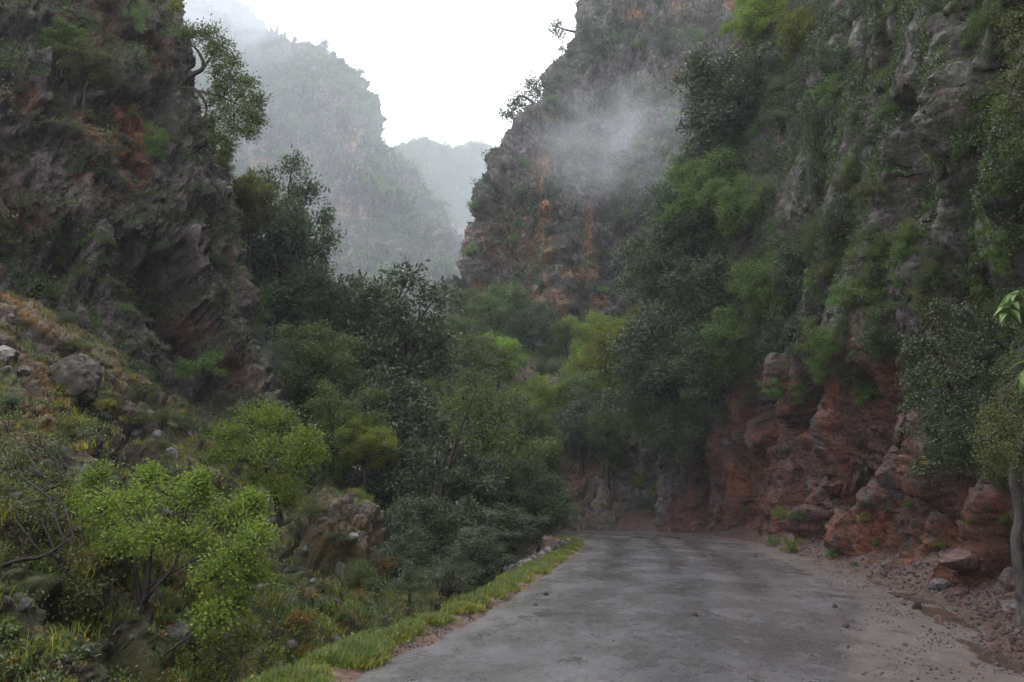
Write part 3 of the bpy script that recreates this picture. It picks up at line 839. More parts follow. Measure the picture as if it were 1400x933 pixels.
PROTO = {}
def proto(key, seed, lobes, base=(0, 0, 0), **kw):
    PROTO.setdefault(key, []).append(crown_meshes(key, seed, lobes, base, **kw))
for s in range(4):   # broad trees: crown radius about 1
    proto('broad', 10 + s, blob_lobes(10 + s, 44, (1, 1, 1.0), (0, 0, 1.05), (.2, .34), .45, zflat=-0.95), twigs=22, per=20, leaf=0.068, width=0.48, trunk_r=0.06, zmin=-0.5, inner=.25)
for s in range(4):   # soft fine-leaved trees
    proto('soft', 20 + s, blob_lobes(20 + s, 40, (1, 1, 0.95), (0, 0, 1.0), (0.2, 0.36), .4, zflat=-0.9, uneven=.5), zmin=-0.4, twigs=22, per=22, leaf=0.06, width=0.5, trunk_r=0.045, inner=.35)
for s in range(2):   # tall open trees
    proto('tall', 30 + s, blob_lobes(30 + s, 36, (0.62, 0.62, 1.25), (0, 0, 1.5), (0.16, 0.3), 0.35, -1, .5), zmin=-0.5, twigs=20, per=17, leaf=0.058, width=0.42, trunk_r=0.05)
for s in range(2):   # sparse branching trees
    proto('sparse', 40 + s, blob_lobes(40 + s, 24, (1, 1, 0.8), (0, 0, 1.1), (0.15, 0.28), 0.5, -.7, .5), twigs=15, per=13, leaf=0.055, width=0.45, trunk_r=0.06, inner=0.45)
for s in range(3):   # shrubs: dome on the ground
    proto('shrub', 50 + s, blob_lobes(50 + s, 18, (0.9, 0.9, 0.7), (0, 0, 0.45), (0.2, 0.38), 0.4, -0.4, .5), twigs=16, per=14, leaf=0.085, width=0.5, trunk_r=0.04, extra=0.3)
for s in range(2):   # hanging cliff shrubs
    proto('hang', 60 + s, blob_lobes(60 + s, 17, (0.8, 0.8, 1.0), (0, 0, 0.1), (0.2, 0.36), 0.35, -1, .5), twigs=16, per=15, leaf=0.08, width=0.42, trunk_r=0.03, extra=0.2, droop=0.5)
for s in range(3):   # far trees
    proto('far', 70 + s, blob_lobes(70 + s, 9, (0.9, 0.9, 0.75), (0, 0, 0.75), (0.32, 0.5), 0.45, -0.5), twigs=12, per=9, leaf=0.17, width=0.65, trunk_r=0.05, extra=0.4)
CENTRE = {'broad': 1.05, 'soft': 1.0, 'tall': 1.5, 'sparse': 1.1, 'shrub': 0.45, 'hang': 0.1, 'far': 0.75}
RS = np.random.RandomState(4)

def plant(name, key, leafm, loc, scale, label, group=None, category='tree', rot=None, idx=None, tilt=(0, 0), bark='bark', parts=True, trunk_name='trunk'):
    pr_ = PROTO[key]
    cm, tm = pr_[RS.randint(len(pr_)) if idx is None else idx]
    root = link(name, None, label=label, category=category, group=group)
    root.empty_display_size = 0.2
    root.location = loc
    root.rotation_euler = (tilt[0], tilt[1], RS.uniform(0, 6.28) if rot is None else rot)
    root.scale = scale if hasattr(scale, '__len__') else (scale,) * 3
    c = link('crown', cm, root)
    c.material_slots[0].link = 'OBJECT'; c.material_slots[0].material = M[leafm]
    if parts:
        t = link(trunk_name, tm, root)
        t.material_slots[0].link = 'OBJECT'; t.material_slots[0].material = M[bark]
    return root

def hit(px, py, keys):
    o = Vector((0, 0, CAMZ)); d = (Vector(W(px, py, 10)) - o).normalized()
    best = None
    for k in keys:
        if BVH.get(k) is None: continue
        h = BVH[k].ray_cast(o, d, 1500)
        if h[0] is not None and (best is None or h[3] < best[3]): best = h + (k,)
    return best

def tree_at(px, py, rpx, Y, key, leafm, label, group=None, sq=(1, 1, 1), name='tree', **kw):
    """Crown centre seen at (px,py), crown radius rpx, at distance Y; the trunk runs down to the ground."""
    c = np.array(W(px, py, Y)); s = rpx / FPX * Y
    loc = (c[0], c[1], c[2] - CENTRE[key] * s * sq[2])
    return plant(name, key, leafm, loc, (s * sq[0], s * sq[1], s * sq[2]), label, group, **kw)

def cliff_at(px, py, rpx, key, leafm, label, sq=1.0, name='cliff_tree', category='tree', keys=('right',), out=0.45, up=0.9, group=None, idx=None, **kw):
    """A tree whose foot is in the rock face behind its crown; its trunk leans out of the face and turns up."""
    h = hit(px, py, keys)
    n = Vector(h[1]); v = Vector((0, 0, CAMZ)) - h[0]
    if n.dot(v) < 0: n = -n
    n = (n + v.normalized() * .5 + Vector((-.4, -.2, 0))).normalized()
    Y = h[0].y; s = rpx / FPX * Y
    ax = (n * 0.8 + Vector((0, 0, up))).normalized()
    c = h[0] + n * s * out
    loc = c - ax * CENTRE[key] * s * sq
    r = plant(name, key, leafm, loc, (s, s, s * sq), label, group, category, idx=idx, **kw)
    q = ax.to_track_quat('Z', 'Y').to_matrix() @ Matrix.Rotation(RS.uniform(0, 6.28), 3, 'Z')
    r.rotation_euler = q.to_euler()
    return r

# ------------------------------------------------------------------ trees one can tell apart
# left side and ravine, back to front
tree_at(385, 335, 78, 44, 'broad', 'leaf_grey', 'grey green tree right of the left cliff, its top against the hazy mountain', sq=(1, 1, 1.3), idx=0)
tree_at(345, 290, 44, 40, 'soft', 'leaf_olive', 'olive green tree pressed against the edge of the left cliff', sq=(1, 1, 1.25))
tree_at(332, 262, 30, 39, 'soft', 'leaf_yellow', 'small yellow green tree at the left cliff edge above the grey tree', idx=1)
tree_at(400, 440, 75, 46, 'broad', 'leaf_dark', 'dark tree below the grey green tree beside the left cliff', sq=(1.1, 1, 1))
tree_at(520, 470, 98, 44, 'broad', 'leaf_dark', 'large dark evergreen oak with a domed crown in the middle of the ravine', idx=3, sq=(1, 1, 1.05))
tree_at(455, 430, 48, 43, 'broad', 'leaf_dark', 'dark evergreen crown between the domed oak and the grey green tree', idx=2)
tree_at(430, 500, 62, 38, 'soft', 'leaf_olive', 'olive tree with open limbs in front of the domed dark oak')
tree_at(350, 500, 50, 38, 'sparse', 'leaf_dark', 'thin dark tree in the shadow at the foot of the left cliff')
tree_at(540, 600, 80, 36, 'broad', 'leaf_dark', 'dark tree under the domed oak', idx=0)
tree_at(590, 690, 75, 30, 'tall', 'leaf_dark', 'dark upright tree rising from the gully left of the verge', sq=(1.4, 1.4, 1.1))
tree_at(470, 585, 52, 31, 'soft', 'leaf_mid', 'mid green shrubby tree right of the bright rounded bush', idx=0)
tree_at(500, 610, 38, 30, 'soft', 'leaf_yellow', 'yellowish shrub in front of the dark ravine trees', idx=1)
tree_at(478, 705, 28, 27, 'soft', 'leaf_yellow', 'small yellow green sapling above the bare gully rocks', idx=1)
tree_at(655, 590, 75, 34, 'tall', 'leaf_olive', 'tall thin olive green tree in the centre of the ravine', idx=1, sq=(1.15, 1, 1))
tree_at(610, 560, 40, 38, 'sparse', 'leaf_yellow', 'open yellow green tree beside the domed dark oak')
tree_at(690, 660, 68, 33, 'soft', 'leaf_olive', 'rounded olive green tree behind the dark bush at the bend', sq=(1, 1, 1.2))
tree_at(640, 690, 62, 30, 'broad', 'leaf_grey', 'grey green tree left of the dark bush at the bend')
tree_at(735, 690, 38, 31, 'broad', 'leaf_dark', 'dark bush overhanging the verge where the road bends', sq=(1, 1, 1.5), idx=2)
tree_at(700, 730, 42, 27, 'tall', 'leaf_grey', 'grey leaved bush on the verge nearest the bend', sq=(1.4, 1.2, .8))
tree_at(655, 760, 48, 23, 'tall', 'leaf_grey', 'grey leaved shrub leaning over the middle of the verge', sq=(1.3, 1.2, .8), idx=0)
tree_at(610, 790, 40, 21, 'sparse', 'leaf_grey', 'sparse grey shrub in the gully below the verge')
tree_at(560, 760, 48, 24, 'sparse', 'leaf_dark', 'dark thin shrub in the gully left of the grey leaved shrub')
tree_at(640, 750, 55, 27, 'broad', 'leaf_dark', 'dark bush behind the shrubs on the verge', idx=0)
tree_at(590, 640, 42, 31, 'sparse', 'leaf_grey', 'silvery leaved branches hanging over the gully')
tree_at(445, 745, 24, 24, 'shrub', 'leaf_mid', 'green shrub left of the gully rocks', name='shrub', category='shrub')
tree_at(520, 725, 30, 26, 'shrub', 'leaf_dark', 'dark shrub against the right side of the gully rocks', name='shrub', category='shrub')
tree_at(490, 785, 24, 21, 'shrub', 'leaf_olive', 'olive shrub below the gully rocks', name='shrub', category='shrub')
tree_at(560, 800, 30, 20, 'shrub', 'leaf_grey', 'grey green shrub under the middle of the verge', name='shrub', category='shrub')
tree_at(425, 700, 22, 24, 'shrub', 'leaf_olive', 'olive shrub on top of the gully rocks', name='shrub', category='shrub')
# centre, beyond the bend
tree_at(690, 430, 44, 84, 'broad', 'leaf_mid', 'green tree at the foot of the hazy orange cliff', idx=1)
tree_at(730, 450, 36, 82, 'broad', 'leaf_dark', 'dark tree right of the green tree at the cliff foot', idx=2)
tree_at(680, 490, 42, 74, 'soft', 'leaf_bright', 'bright green tree on the left of the far slope')
tree_at(775, 458, 22, 78, 'soft', 'leaf_olive', 'small round tree on a thin trunk standing on the far slope')
tree_at(815, 462, 38, 76, 'soft', 'leaf_bright', 'bright green tree beside the right cliff on the far slope')
tree_at(740, 562, 38, 62, 'soft', 'leaf_bright', 'bright green tree low on the far slope', sq=(.9, 1, 1.4))
tree_at(812, 545, 52, 62, 'soft', 'leaf_mid', 'soft green tree in the middle of the far slope')
tree_at(795, 588, 42, 58, 'broad', 'leaf_dark', 'dark tree above the rocks at the bend')
tree_at(830, 590, 34, 56, 'broad', 'leaf_olive', 'olive tree against the right cliff above the bend')
tree_at(720, 620, 42, 54, 'broad', 'leaf_mid', 'shaded green tree below the bright green tree')
cliff_at(612, 378, 24, 'broad', 'leaf_mid', 'lone misty tree beside the hazy cliff edge', keys=('mid', 'slope', 'far'), out=.6, name='leafy_tree')
# filling the ravine down to its floor
rs_ = np.random.RandomState(55)
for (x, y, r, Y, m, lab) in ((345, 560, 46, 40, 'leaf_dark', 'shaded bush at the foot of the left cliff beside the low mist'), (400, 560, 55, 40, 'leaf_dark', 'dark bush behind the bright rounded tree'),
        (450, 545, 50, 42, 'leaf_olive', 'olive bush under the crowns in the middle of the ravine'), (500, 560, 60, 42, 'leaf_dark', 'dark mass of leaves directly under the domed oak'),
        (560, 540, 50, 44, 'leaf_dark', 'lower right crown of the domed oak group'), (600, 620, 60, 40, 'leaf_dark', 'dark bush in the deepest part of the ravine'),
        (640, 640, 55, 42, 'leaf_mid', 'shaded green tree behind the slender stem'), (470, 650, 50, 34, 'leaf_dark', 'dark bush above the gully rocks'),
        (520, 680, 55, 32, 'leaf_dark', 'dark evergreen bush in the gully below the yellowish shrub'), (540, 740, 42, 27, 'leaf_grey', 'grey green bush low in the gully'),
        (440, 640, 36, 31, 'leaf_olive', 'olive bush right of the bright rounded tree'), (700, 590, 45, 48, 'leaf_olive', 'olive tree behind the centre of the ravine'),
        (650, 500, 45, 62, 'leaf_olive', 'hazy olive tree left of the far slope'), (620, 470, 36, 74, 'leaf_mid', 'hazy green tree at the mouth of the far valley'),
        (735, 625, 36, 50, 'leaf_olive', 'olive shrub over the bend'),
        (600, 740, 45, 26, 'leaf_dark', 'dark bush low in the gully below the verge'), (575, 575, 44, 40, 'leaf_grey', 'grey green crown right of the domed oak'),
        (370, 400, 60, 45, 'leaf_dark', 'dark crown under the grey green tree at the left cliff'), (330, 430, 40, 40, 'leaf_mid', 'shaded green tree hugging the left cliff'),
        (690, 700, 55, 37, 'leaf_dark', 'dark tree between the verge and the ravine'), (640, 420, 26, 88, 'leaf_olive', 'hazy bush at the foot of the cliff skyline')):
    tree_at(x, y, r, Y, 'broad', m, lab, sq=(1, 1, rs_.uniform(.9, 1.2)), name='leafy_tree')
# right side, each rooted in the cliff face
cliff_at(865, 480, 52, 'soft', 'leaf_yellow', 'yellow green tree on the outer edge of the right cliff', sq=1.1)
cliff_at(925, 490, 75, 'broad', 'leaf_grey', 'dark grey green oak leaning from the right cliff above the bend', idx=0)
cliff_at(985, 500, 55, 'broad', 'leaf_dark', 'dark oak right of the leaning grey green oak')
cliff_at(890, 570, 36, 'soft', 'leaf_mid', 'green shrubby tree under the leaning grey green oak')
cliff_at(945, 590, 42, 'broad', 'leaf_dark', 'dark bush above the left end of the red rock')
cliff_at(915, 380, 55, 'broad', 'leaf_grey', 'grey leafy tree high on the outer right cliff', sq=1.2)
cliff_at(930, 300, 50, 'broad', 'leaf_grey', 'hazy grey tree on the upper outer edge of the right cliff')
cliff_at(985, 260, 62, 'soft', 'leaf_mid', 'leafy green tree in the middle of the right cliff')
cliff_at(1025, 290, 45, 'soft', 'leaf_mid', 'fresh green tree below the dark branching tree on the right cliff')
cliff_at(960, 330, 50, 'broad', 'leaf_dark', 'dark crown below the leafy green tree in mid cliff')
cliff_at(1000, 150, 75, 'broad', 'leaf_dark', 'dark branching tree near the top of the right cliff')
cliff_at(1045, 110, 45, 'sparse', 'leaf_grey', 'grey twiggy tree beside the dark branching tree')
cliff_at(1060, 30, 50, 'soft', 'leaf_bright', 'bright green hanging tree at the top of the right cliff')
cliff_at(1105, 45, 36, 'soft', 'leaf_yellow', 'yellow green foliage beside the pale rock columns at the top')
cliff_at(980, 410, 55, 'broad', 'leaf_dark', 'dark round tree on the right cliff above the red rock')
cliff_at(1050, 400, 50, 'broad', 'leaf_mid', 'green round bush in the middle of the right cliff')
cliff_at(1100, 370, 48, 'broad', 'leaf_dark', 'dark bush right of the green round bush')
cliff_at(1010, 470, 45, 'broad', 'leaf_mid', 'green bush over the left end of the red rock')
for (x, y, r, m, lab) in ((985, 545, 36, 'leaf_dark', 'dark bush trailing over the left end of the red rock'), (1080, 470, 42, 'leaf_dark', 'dark bush trailing over the brow of the red rock'),
        (1135, 480, 40, 'leaf_mid', 'green bush trailing over the middle of the red rock'), (1200, 460, 38, 'leaf_dark', 'dark bush trailing above the red recess')):
    cliff_at(x, y, r, 'hang', m, lab, name='cliff_shrub', category='shrub', up=2.0)

# ------------------------------------------------------------------ hand-shaped trees
def shaped_tree(name, label, limbs, lobes, leafm, bark='bark', category='tree', group=None, seed=1, **kw):
    """limbs: list of (points px,py,Y ; radii). lobes: (px,py,Y,r px). All turned into metres about the foot."""
    foot = np.array(W(*limbs[0][0][0]))
    rs = np.random.RandomState(seed)
    lb = []
    for (x, y, Y, r) in lobes:
        rr = r / FPX * Y
        lb.append((np.array(W(x, y, Y)) - foot, np.array([rr, rr, rr * 0.85])))
    V, F, v, tw = crown(rs, lb, **kw)
    cm = make_mesh(name + ' crown', V, F, M[leafm], False, fattrs={'v': v})
    paths = []
    for pts, rad in limbs:
        P = np.array([W(*p) for p in pts]) - foot
        n = len(P) * 5
        Pu = upsample(P, n, 0) + rs.normal(size=(n, 3)) * rad[0] * 0.05
        paths.append((Pu, np.interp(np.linspace(0, 1, n), np.linspace(0, 1, len(rad)), rad)))
    allp = np.concatenate([p[0] for p in paths])
    for c, r in lb:
        k = np.argsort(np.linalg.norm(allp - c, axis=1))[0]
        paths.append((bend(rs, allp[k], c, 6, 0.08, 0.04), np.linspace(limbs[0][1][-1] * 0.5, limbs[0][1][-1] * 0.18, 6)))
    for a, b_ in tw[::2]:
        paths.append((bend(rs, a, b_, 3, 0.05), np.array([.007, .005, .003]) * max(1, np.mean([l[2] for l in lobes]) / 14)))
    Vt, Ft = tube_mesh(paths, 8)
    root = link(name, None, label=label, category=category, group=group); root.location = foot
    link('crown', cm, root)
    link('trunk', make_mesh(name + ' trunk', Vt, Ft, M[bark], True), root)
    return root

rsl = np.random.RandomState(77)
# bright maple in the left foreground
lob = [(140, 700, 10.6, 34), (185, 690, 11.4, 36), (235, 680, 11, 36), (275, 690, 11.6, 30), (165, 745, 10.2, 36), (215, 735, 10.6, 40), (260, 745, 10.9, 38), (315, 705, 11.2, 34), (345, 735, 10.8, 34), (325, 765, 10.5, 38), (350, 790, 10.9, 26),
       (120, 750, 10.9, 30), (295, 790, 10.3, 34), (320, 830, 10.6, 30), (290, 850, 10.0, 26), (100, 700, 11.6, 24), (130, 655, 11.9, 22), (270, 662, 11.5, 18), (345, 690, 11.5, 18), (205, 655, 11.8, 20)]
shaped_tree('maple_tree', 'bright green maple with a curved dark trunk in the left foreground',
            [([(148, 945, 10.2), (150, 918, 10.3), (172, 900, 10.4), (186, 865, 10.4), (192, 835, 10.5), (200, 805, 10.6), (205, 760, 10.7)], [.11, .075, .03]),
             ([(192, 835, 10.5), (188, 800, 10.5), (182, 770, 10.4), (165, 735, 10.5)], [.035, .012]),
             ([(200, 805, 10.6), (222, 790, 10.6), (262, 768, 10.7), (310, 745, 10.8)], [.028, .01]),
             ([(195, 825, 10.5), (215, 800, 10.4), (240, 770, 10.7), (250, 720, 10.9)], [.026, .01]),
             ([(150, 918, 10.3), (132, 880, 10.2), (150, 850, 10.2), (162, 820, 10.2)], [.02, .007]),
             ([(168, 940, 10.0), (205, 908, 9.9), (232, 890, 9.9), (258, 872, 9.9), (300, 850, 10.0)], [.024, .008])],
            lob, 'leaf_bright', seed=5, twigs=44, per=22, leaf=0.040, width=0.8, up=0.9, spread=1.6)
# rounded bright bush behind it
shaped_tree('leafy_tree', 'bright green rounded small tree below the left cliff',
            [([(385, 720, 19), (378, 690, 19), (370, 660, 19), (360, 630, 19)], [.09, .03])],
            [(310, 600, 19, 30), (345, 580, 19, 32), (385, 582, 19.3, 30), (415, 602, 19, 26), (330, 630, 18.6, 32), (370, 620, 18.5, 34), (408, 635, 18.8, 30), (355, 660, 18.8, 28), (390, 668, 18.8, 26), (302, 625, 19, 20), (428, 622, 19, 18), (365, 568, 19.5, 20), (395, 690, 19, 18)],
            'leaf_bright', seed=6, twigs=42, per=24, leaf=0.062, width=0.55, spread=1.3)
# tree on the edge of the left cliff, seen against the mist
shaped_tree('cliff_tree', 'dark tree with bent limbs growing out of the left cliff edge against the mist',
            [([(240, 122, 36), (251, 112, 36), (262, 103, 35.8), (275, 96, 35.7), (288, 80, 35.6)], [.14, .10, .05]),
             ([(262, 103, 35.8), (278, 92, 35.7), (272, 72, 35.5), (262, 62, 35.4)], [.12, .04]),
             ([(250, 120, 36), (268, 124, 35.8), (282, 145, 35.6), (278, 165, 35.6)], [.11, .04]),
             ([(268, 124, 35.8), (300, 132, 35.5), (330, 145, 35.3)], [.07, .03])],
            [(262, 45, 35.5, 16), (285, 48, 35.5, 18), (250, 50, 35.8, 10), (305, 62, 35.5, 17), (292, 72, 35.3, 16), (315, 85, 35.5, 16), (300, 95, 35, 17), (318, 108, 35.3, 16), (340, 115, 35.5, 15), (300, 120, 35.2, 17), (325, 130, 35.2, 17), (350, 138, 35.4, 13),
             (290, 140, 35.3, 16), (310, 152, 35.2, 16), (338, 155, 35.3, 15), (352, 165, 35.5, 10), (292, 165, 35.4, 14), (318, 175, 35.3, 13), (312, 200, 35.4, 11), (295, 188, 35.4, 10), (340, 180, 35.4, 9), (306, 212, 35.4, 6)],
            'leaf_olive', seed=8, twigs=20, per=20, leaf=0.17, width=0.4, up=0.4, droop=0.2, inner=0.15)
shaped_tree('cliff_shrub', 'light green shrub sprouting above the dark cliff edge tree',
            [([(222, 60, 37), (232, 40, 37), (238, 10, 37)], [.06, .03])],
            [(232, 18, 37, 9), (228, 40, 37, 9), (242, 12, 37, 4), (238, 2, 37, 4)], 'leaf_yellow', category='shrub', seed=9, twigs=12, per=14, leaf=0.14)
# dark olive trees at the left frame edge
shaped_tree('leafy_tree', 'shaded olive tree cut by the left edge of the photo',
            [([(-10, 935, 8.6), (20, 900, 8.8), (10, 850, 9), (40, 770, 9.2)], [.09, .03]), ([(-30, 790, 9), (20, 768, 9.1), (60, 760, 9.3), (100, 735, 9.4)], [.03, .01]),
             ([(20, 880, 9), (70, 895, 9.1), (110, 905, 9.3)], [.025, .01])],
            [(10, 590, 11, 40), (55, 610, 11, 34), (20, 640, 10.6, 40), (70, 660, 10.6, 32), (15, 700, 10, 42), (70, 715, 9.8, 36), (30, 760, 9.4, 38), (90, 770, 9.6, 30), (20, 820, 9.2, 36), (75, 820, 9.4, 32), (-40, 680, 10, 50), (-40, 790, 9, 50), (115, 815, 9.6, 22), (30, 870, 8.8, 26), (-30, 880, 8.6, 40)],
            'leaf_olive', seed=12, twigs=24, per=15, leaf=0.045, width=0.5, spread=1.5)
shaped_tree('leafy_tree', 'loose yellowish green bush under the maple in the left foreground',
            [([(330, 960, 10.5), (320, 920, 10.5), (300, 890, 10.6)], [.03, .01])],
            [(300, 890, 10.8, 26), (340, 870, 11, 24), (360, 900, 11, 24), (320, 920, 10.8, 26), (370, 925, 11, 18), (280, 925, 10.5, 22), (250, 910, 10.6, 18)],
            'leaf_yellow', seed=13, twigs=26, per=13, leaf=0.04, width=0.6, spread=1.8)
# slender tree in the centre of the ravine with its stem showing
shaped_tree('slender_tree', 'slender tree with a thin slanting stem in the centre of the ravine',
            [([(598, 690, 29), (612, 640, 29), (628, 590, 29), (650, 535, 29)], [.10, .03]), ([(612, 640, 29), (640, 600, 29), (668, 570, 29)], [.04, .015])],
            [(650, 520, 29, 18), (632, 545, 29, 18), (665, 545, 29, 20), (640, 575, 29.2, 18), (680, 580, 29.3, 20), (615, 570, 29.5, 13), (660, 600, 29.3, 18), (645, 480, 29.2, 13), (672, 505, 29.3, 12), (690, 615, 29.5, 18)],
            'leaf_olive', seed=14, twigs=16, per=11, leaf=0.1, width=0.45, spread=2)
# trees on the skyline of the hazy cliff
shaped_tree('cliff_tree', 'hazy tree reaching left from the skyline of the middle cliff',
            [([(745, 160, 113), (728, 140, 112), (712, 132, 112), (700, 142, 112)], [.3, .1]), ([(735, 160, 113), (715, 158, 112), (695, 158, 112)], [.2, .08])],
            [(745, 115, 112, 11), (730, 122, 112, 10), (715, 132, 112, 9), (704, 142, 112, 6), (692, 158, 112, 6), (738, 132, 112, 8), (750, 124, 113, 7), (712, 145, 112, 5), (700, 152, 112, 5), (722, 114, 112, 5)],
            'leaf_dark', seed=15, twigs=14, per=12, leaf=0.42, width=0.5)
shaped_tree('cliff_tree', 'small hazy tree sticking out near the top of the middle cliff',
            [([(786, 44, 121), (770, 40, 120), (762, 36, 120)], [.2, .08])],
            [(763, 32, 120, 6), (758, 42, 120, 5), (766, 48, 120, 4), (768, 68, 119, 4)], 'leaf_dark', seed=16, twigs=12, per=10, leaf=0.4, width=0.5)

# evergreen hanging over the right wall, close
shaped_tree('cliff_bush', 'large dark leafy bush hanging over the right cliff beside the bright leaved plant',
            [([(1330, 560, 15.2), (1300, 540, 14.5), (1290, 500, 14), (1270, 470, 13.8)], [.07, .02])],
            [(1260, 470, 13.6, 26), (1295, 455, 13.8, 28), (1330, 470, 13.6, 28), (1275, 510, 13.3, 30), (1315, 510, 13.2, 32), (1350, 510, 13.4, 26), (1255, 550, 13.5, 28), (1295, 550, 13.1, 34), (1335, 555, 13, 34), (1265, 590, 13.4, 28), (1305, 595, 13, 32), (1340, 600, 13, 28),
             (1250, 520, 13.8, 20), (1285, 630, 13.3, 26), (1262, 640, 13.5, 20), (1320, 635, 13.2, 24), (1285, 425, 13.9, 20), (1320, 430, 14, 24), (1355, 450, 13.8, 24), (1280, 540, 14.0, 34), (1320, 560, 14.0, 36), (1300, 480, 14.2, 34), (1290, 600, 13.9, 32), (1330, 610, 13.7, 30), (1360, 560, 13.6, 30)],
            'leaf_dark', category='bush', seed=20, twigs=34, per=24, leaf=0.048, width=0.5, droop=0.35)
shaped_tree('roadside_tree', 'pale fine leaved tree with a grey trunk on the right edge of the photo',
            [([(1396, 862, 11.3), (1399, 838, 11.3), (1397, 800, 11.3), (1390, 750, 11.25), (1393, 700, 11.2), (1386, 650, 11.1), (1402, 590, 11)], [.13, .08, .07, .065, .055, .045]), ([(1408, 640, 11.1), (1380, 600, 10.8), (1365, 570, 10.6)], [.05, .02])],
            [(1350, 600, 10.2, 22), (1375, 580, 10.2, 28), (1400, 560, 10.3, 30), (1370, 620, 10, 24), (1400, 610, 10, 30), (1385, 540, 10.4, 22), (1355, 570, 10.4, 18), (1390, 640, 10, 20), (1430, 590, 10, 40), (1395, 500, 10.6, 24), (1430, 520, 10.4, 36), (1352, 625, 10.2, 12)],
            'leaf_olive', bark='bark_pale', seed=21, twigs=34, per=20, leaf=0.036, width=0.4, spread=1.4, droop=0.2)
shaped_tree('cliff_bush', 'olive green drooping foliage along the upper right edge of the photo',
            [([(1420, 60, 13), (1395, 90, 12.6), (1380, 130, 12.4)], [.04, .015])],
            [(1385, 60, 12.6, 26), (1400, 95, 12.4, 30), (1375, 110, 12.5, 24), (1395, 140, 12.3, 30), (1370, 150, 12.5, 20), (1400, 185, 12.4, 28), (1380, 200, 12.6, 18), (1430, 120, 12.5, 40), (1390, 25, 12.8, 22), (1425, 30, 12.8, 40)],
            'leaf_olive', category='bush', seed=22, twigs=26, per=15, leaf=0.045, width=0.45, droop=0.5, spread=1.5)

# broad leaved plant with big pale leaves at the right edge: every leaf is a part
def big_leaf_mesh(seed):
    rs = np.random.RandomState(seed)
    n, m = 9, 5
    t = np.linspace(0, 1, n); w = np.linspace(-1, 1, m)
    T, Wd = np.meshgrid(t, w, indexing='ij')
    half = 0.20 * np.sin(np.pi * T ** 0.75) ** 0.9 * (1 + .06 * np.sin(T * 25))
    X = Wd * half; Yv = T
    Zv = -0.55 * T ** 2 + 0.10 * np.abs(Wd) * half / 0.2 + 0.03 * np.sin(T * 9 + rs.rand() * 6)
    V = np.stack([X, Yv, Zv], -1)
    return make_mesh('broad leaf', V, grid_faces(n, m), M['leaf_big'], True, fattrs={'v': rs.uniform(0.2, 1, (n - 1) * (m - 1))})
BL = [big_leaf_mesh(i) for i in range(3)]
def leaf_plant(label, px, py, Y, n, seed, size):
    rs = np.random.RandomState(seed)
    foot = np.array(W(px, py, Y))
    root = link('broad_leaved_plant', None, label=label, category='plant'); root.location = foot
    P = bend(rs, (0.55, 0.1, -0.5), (0, 0, 0.0), 6, 0.03)
    Vt, Ft = tube_mesh([(P, np.linspace(.016, .008, 6)), (bend(rs, (0, 0, 0), (0.1, 0, 0.12), 4), np.linspace(.006, .004, 4))], 6)
    link('stem', make_mesh('stem', Vt, Ft, M['leaf_mid'], True), root)
    for i in range(n):
        a = i * 2.4 + rs.uniform(-.3, .3)
        l = link('leaf', BL[i % 3], root)
        l.location = (0.02 * math.cos(a) + i * 0.008, 0.02 * math.sin(a), -0.02 + i * 0.012)
        l.rotation_euler = (rs.uniform(-0.5, 0.35), rs.uniform(-.4, .4), a)
        l.scale = (size * rs.uniform(.8, 1.2),) * 3
leaf_plant('upper plant with large pale drooping leaves at the right edge', 1378, 428, 7.2, 20, 3, 0.17)
leaf_plant('lower plant with large pale drooping leaves at the right edge', 1402, 512, 7.2, 16, 4, 0.16)

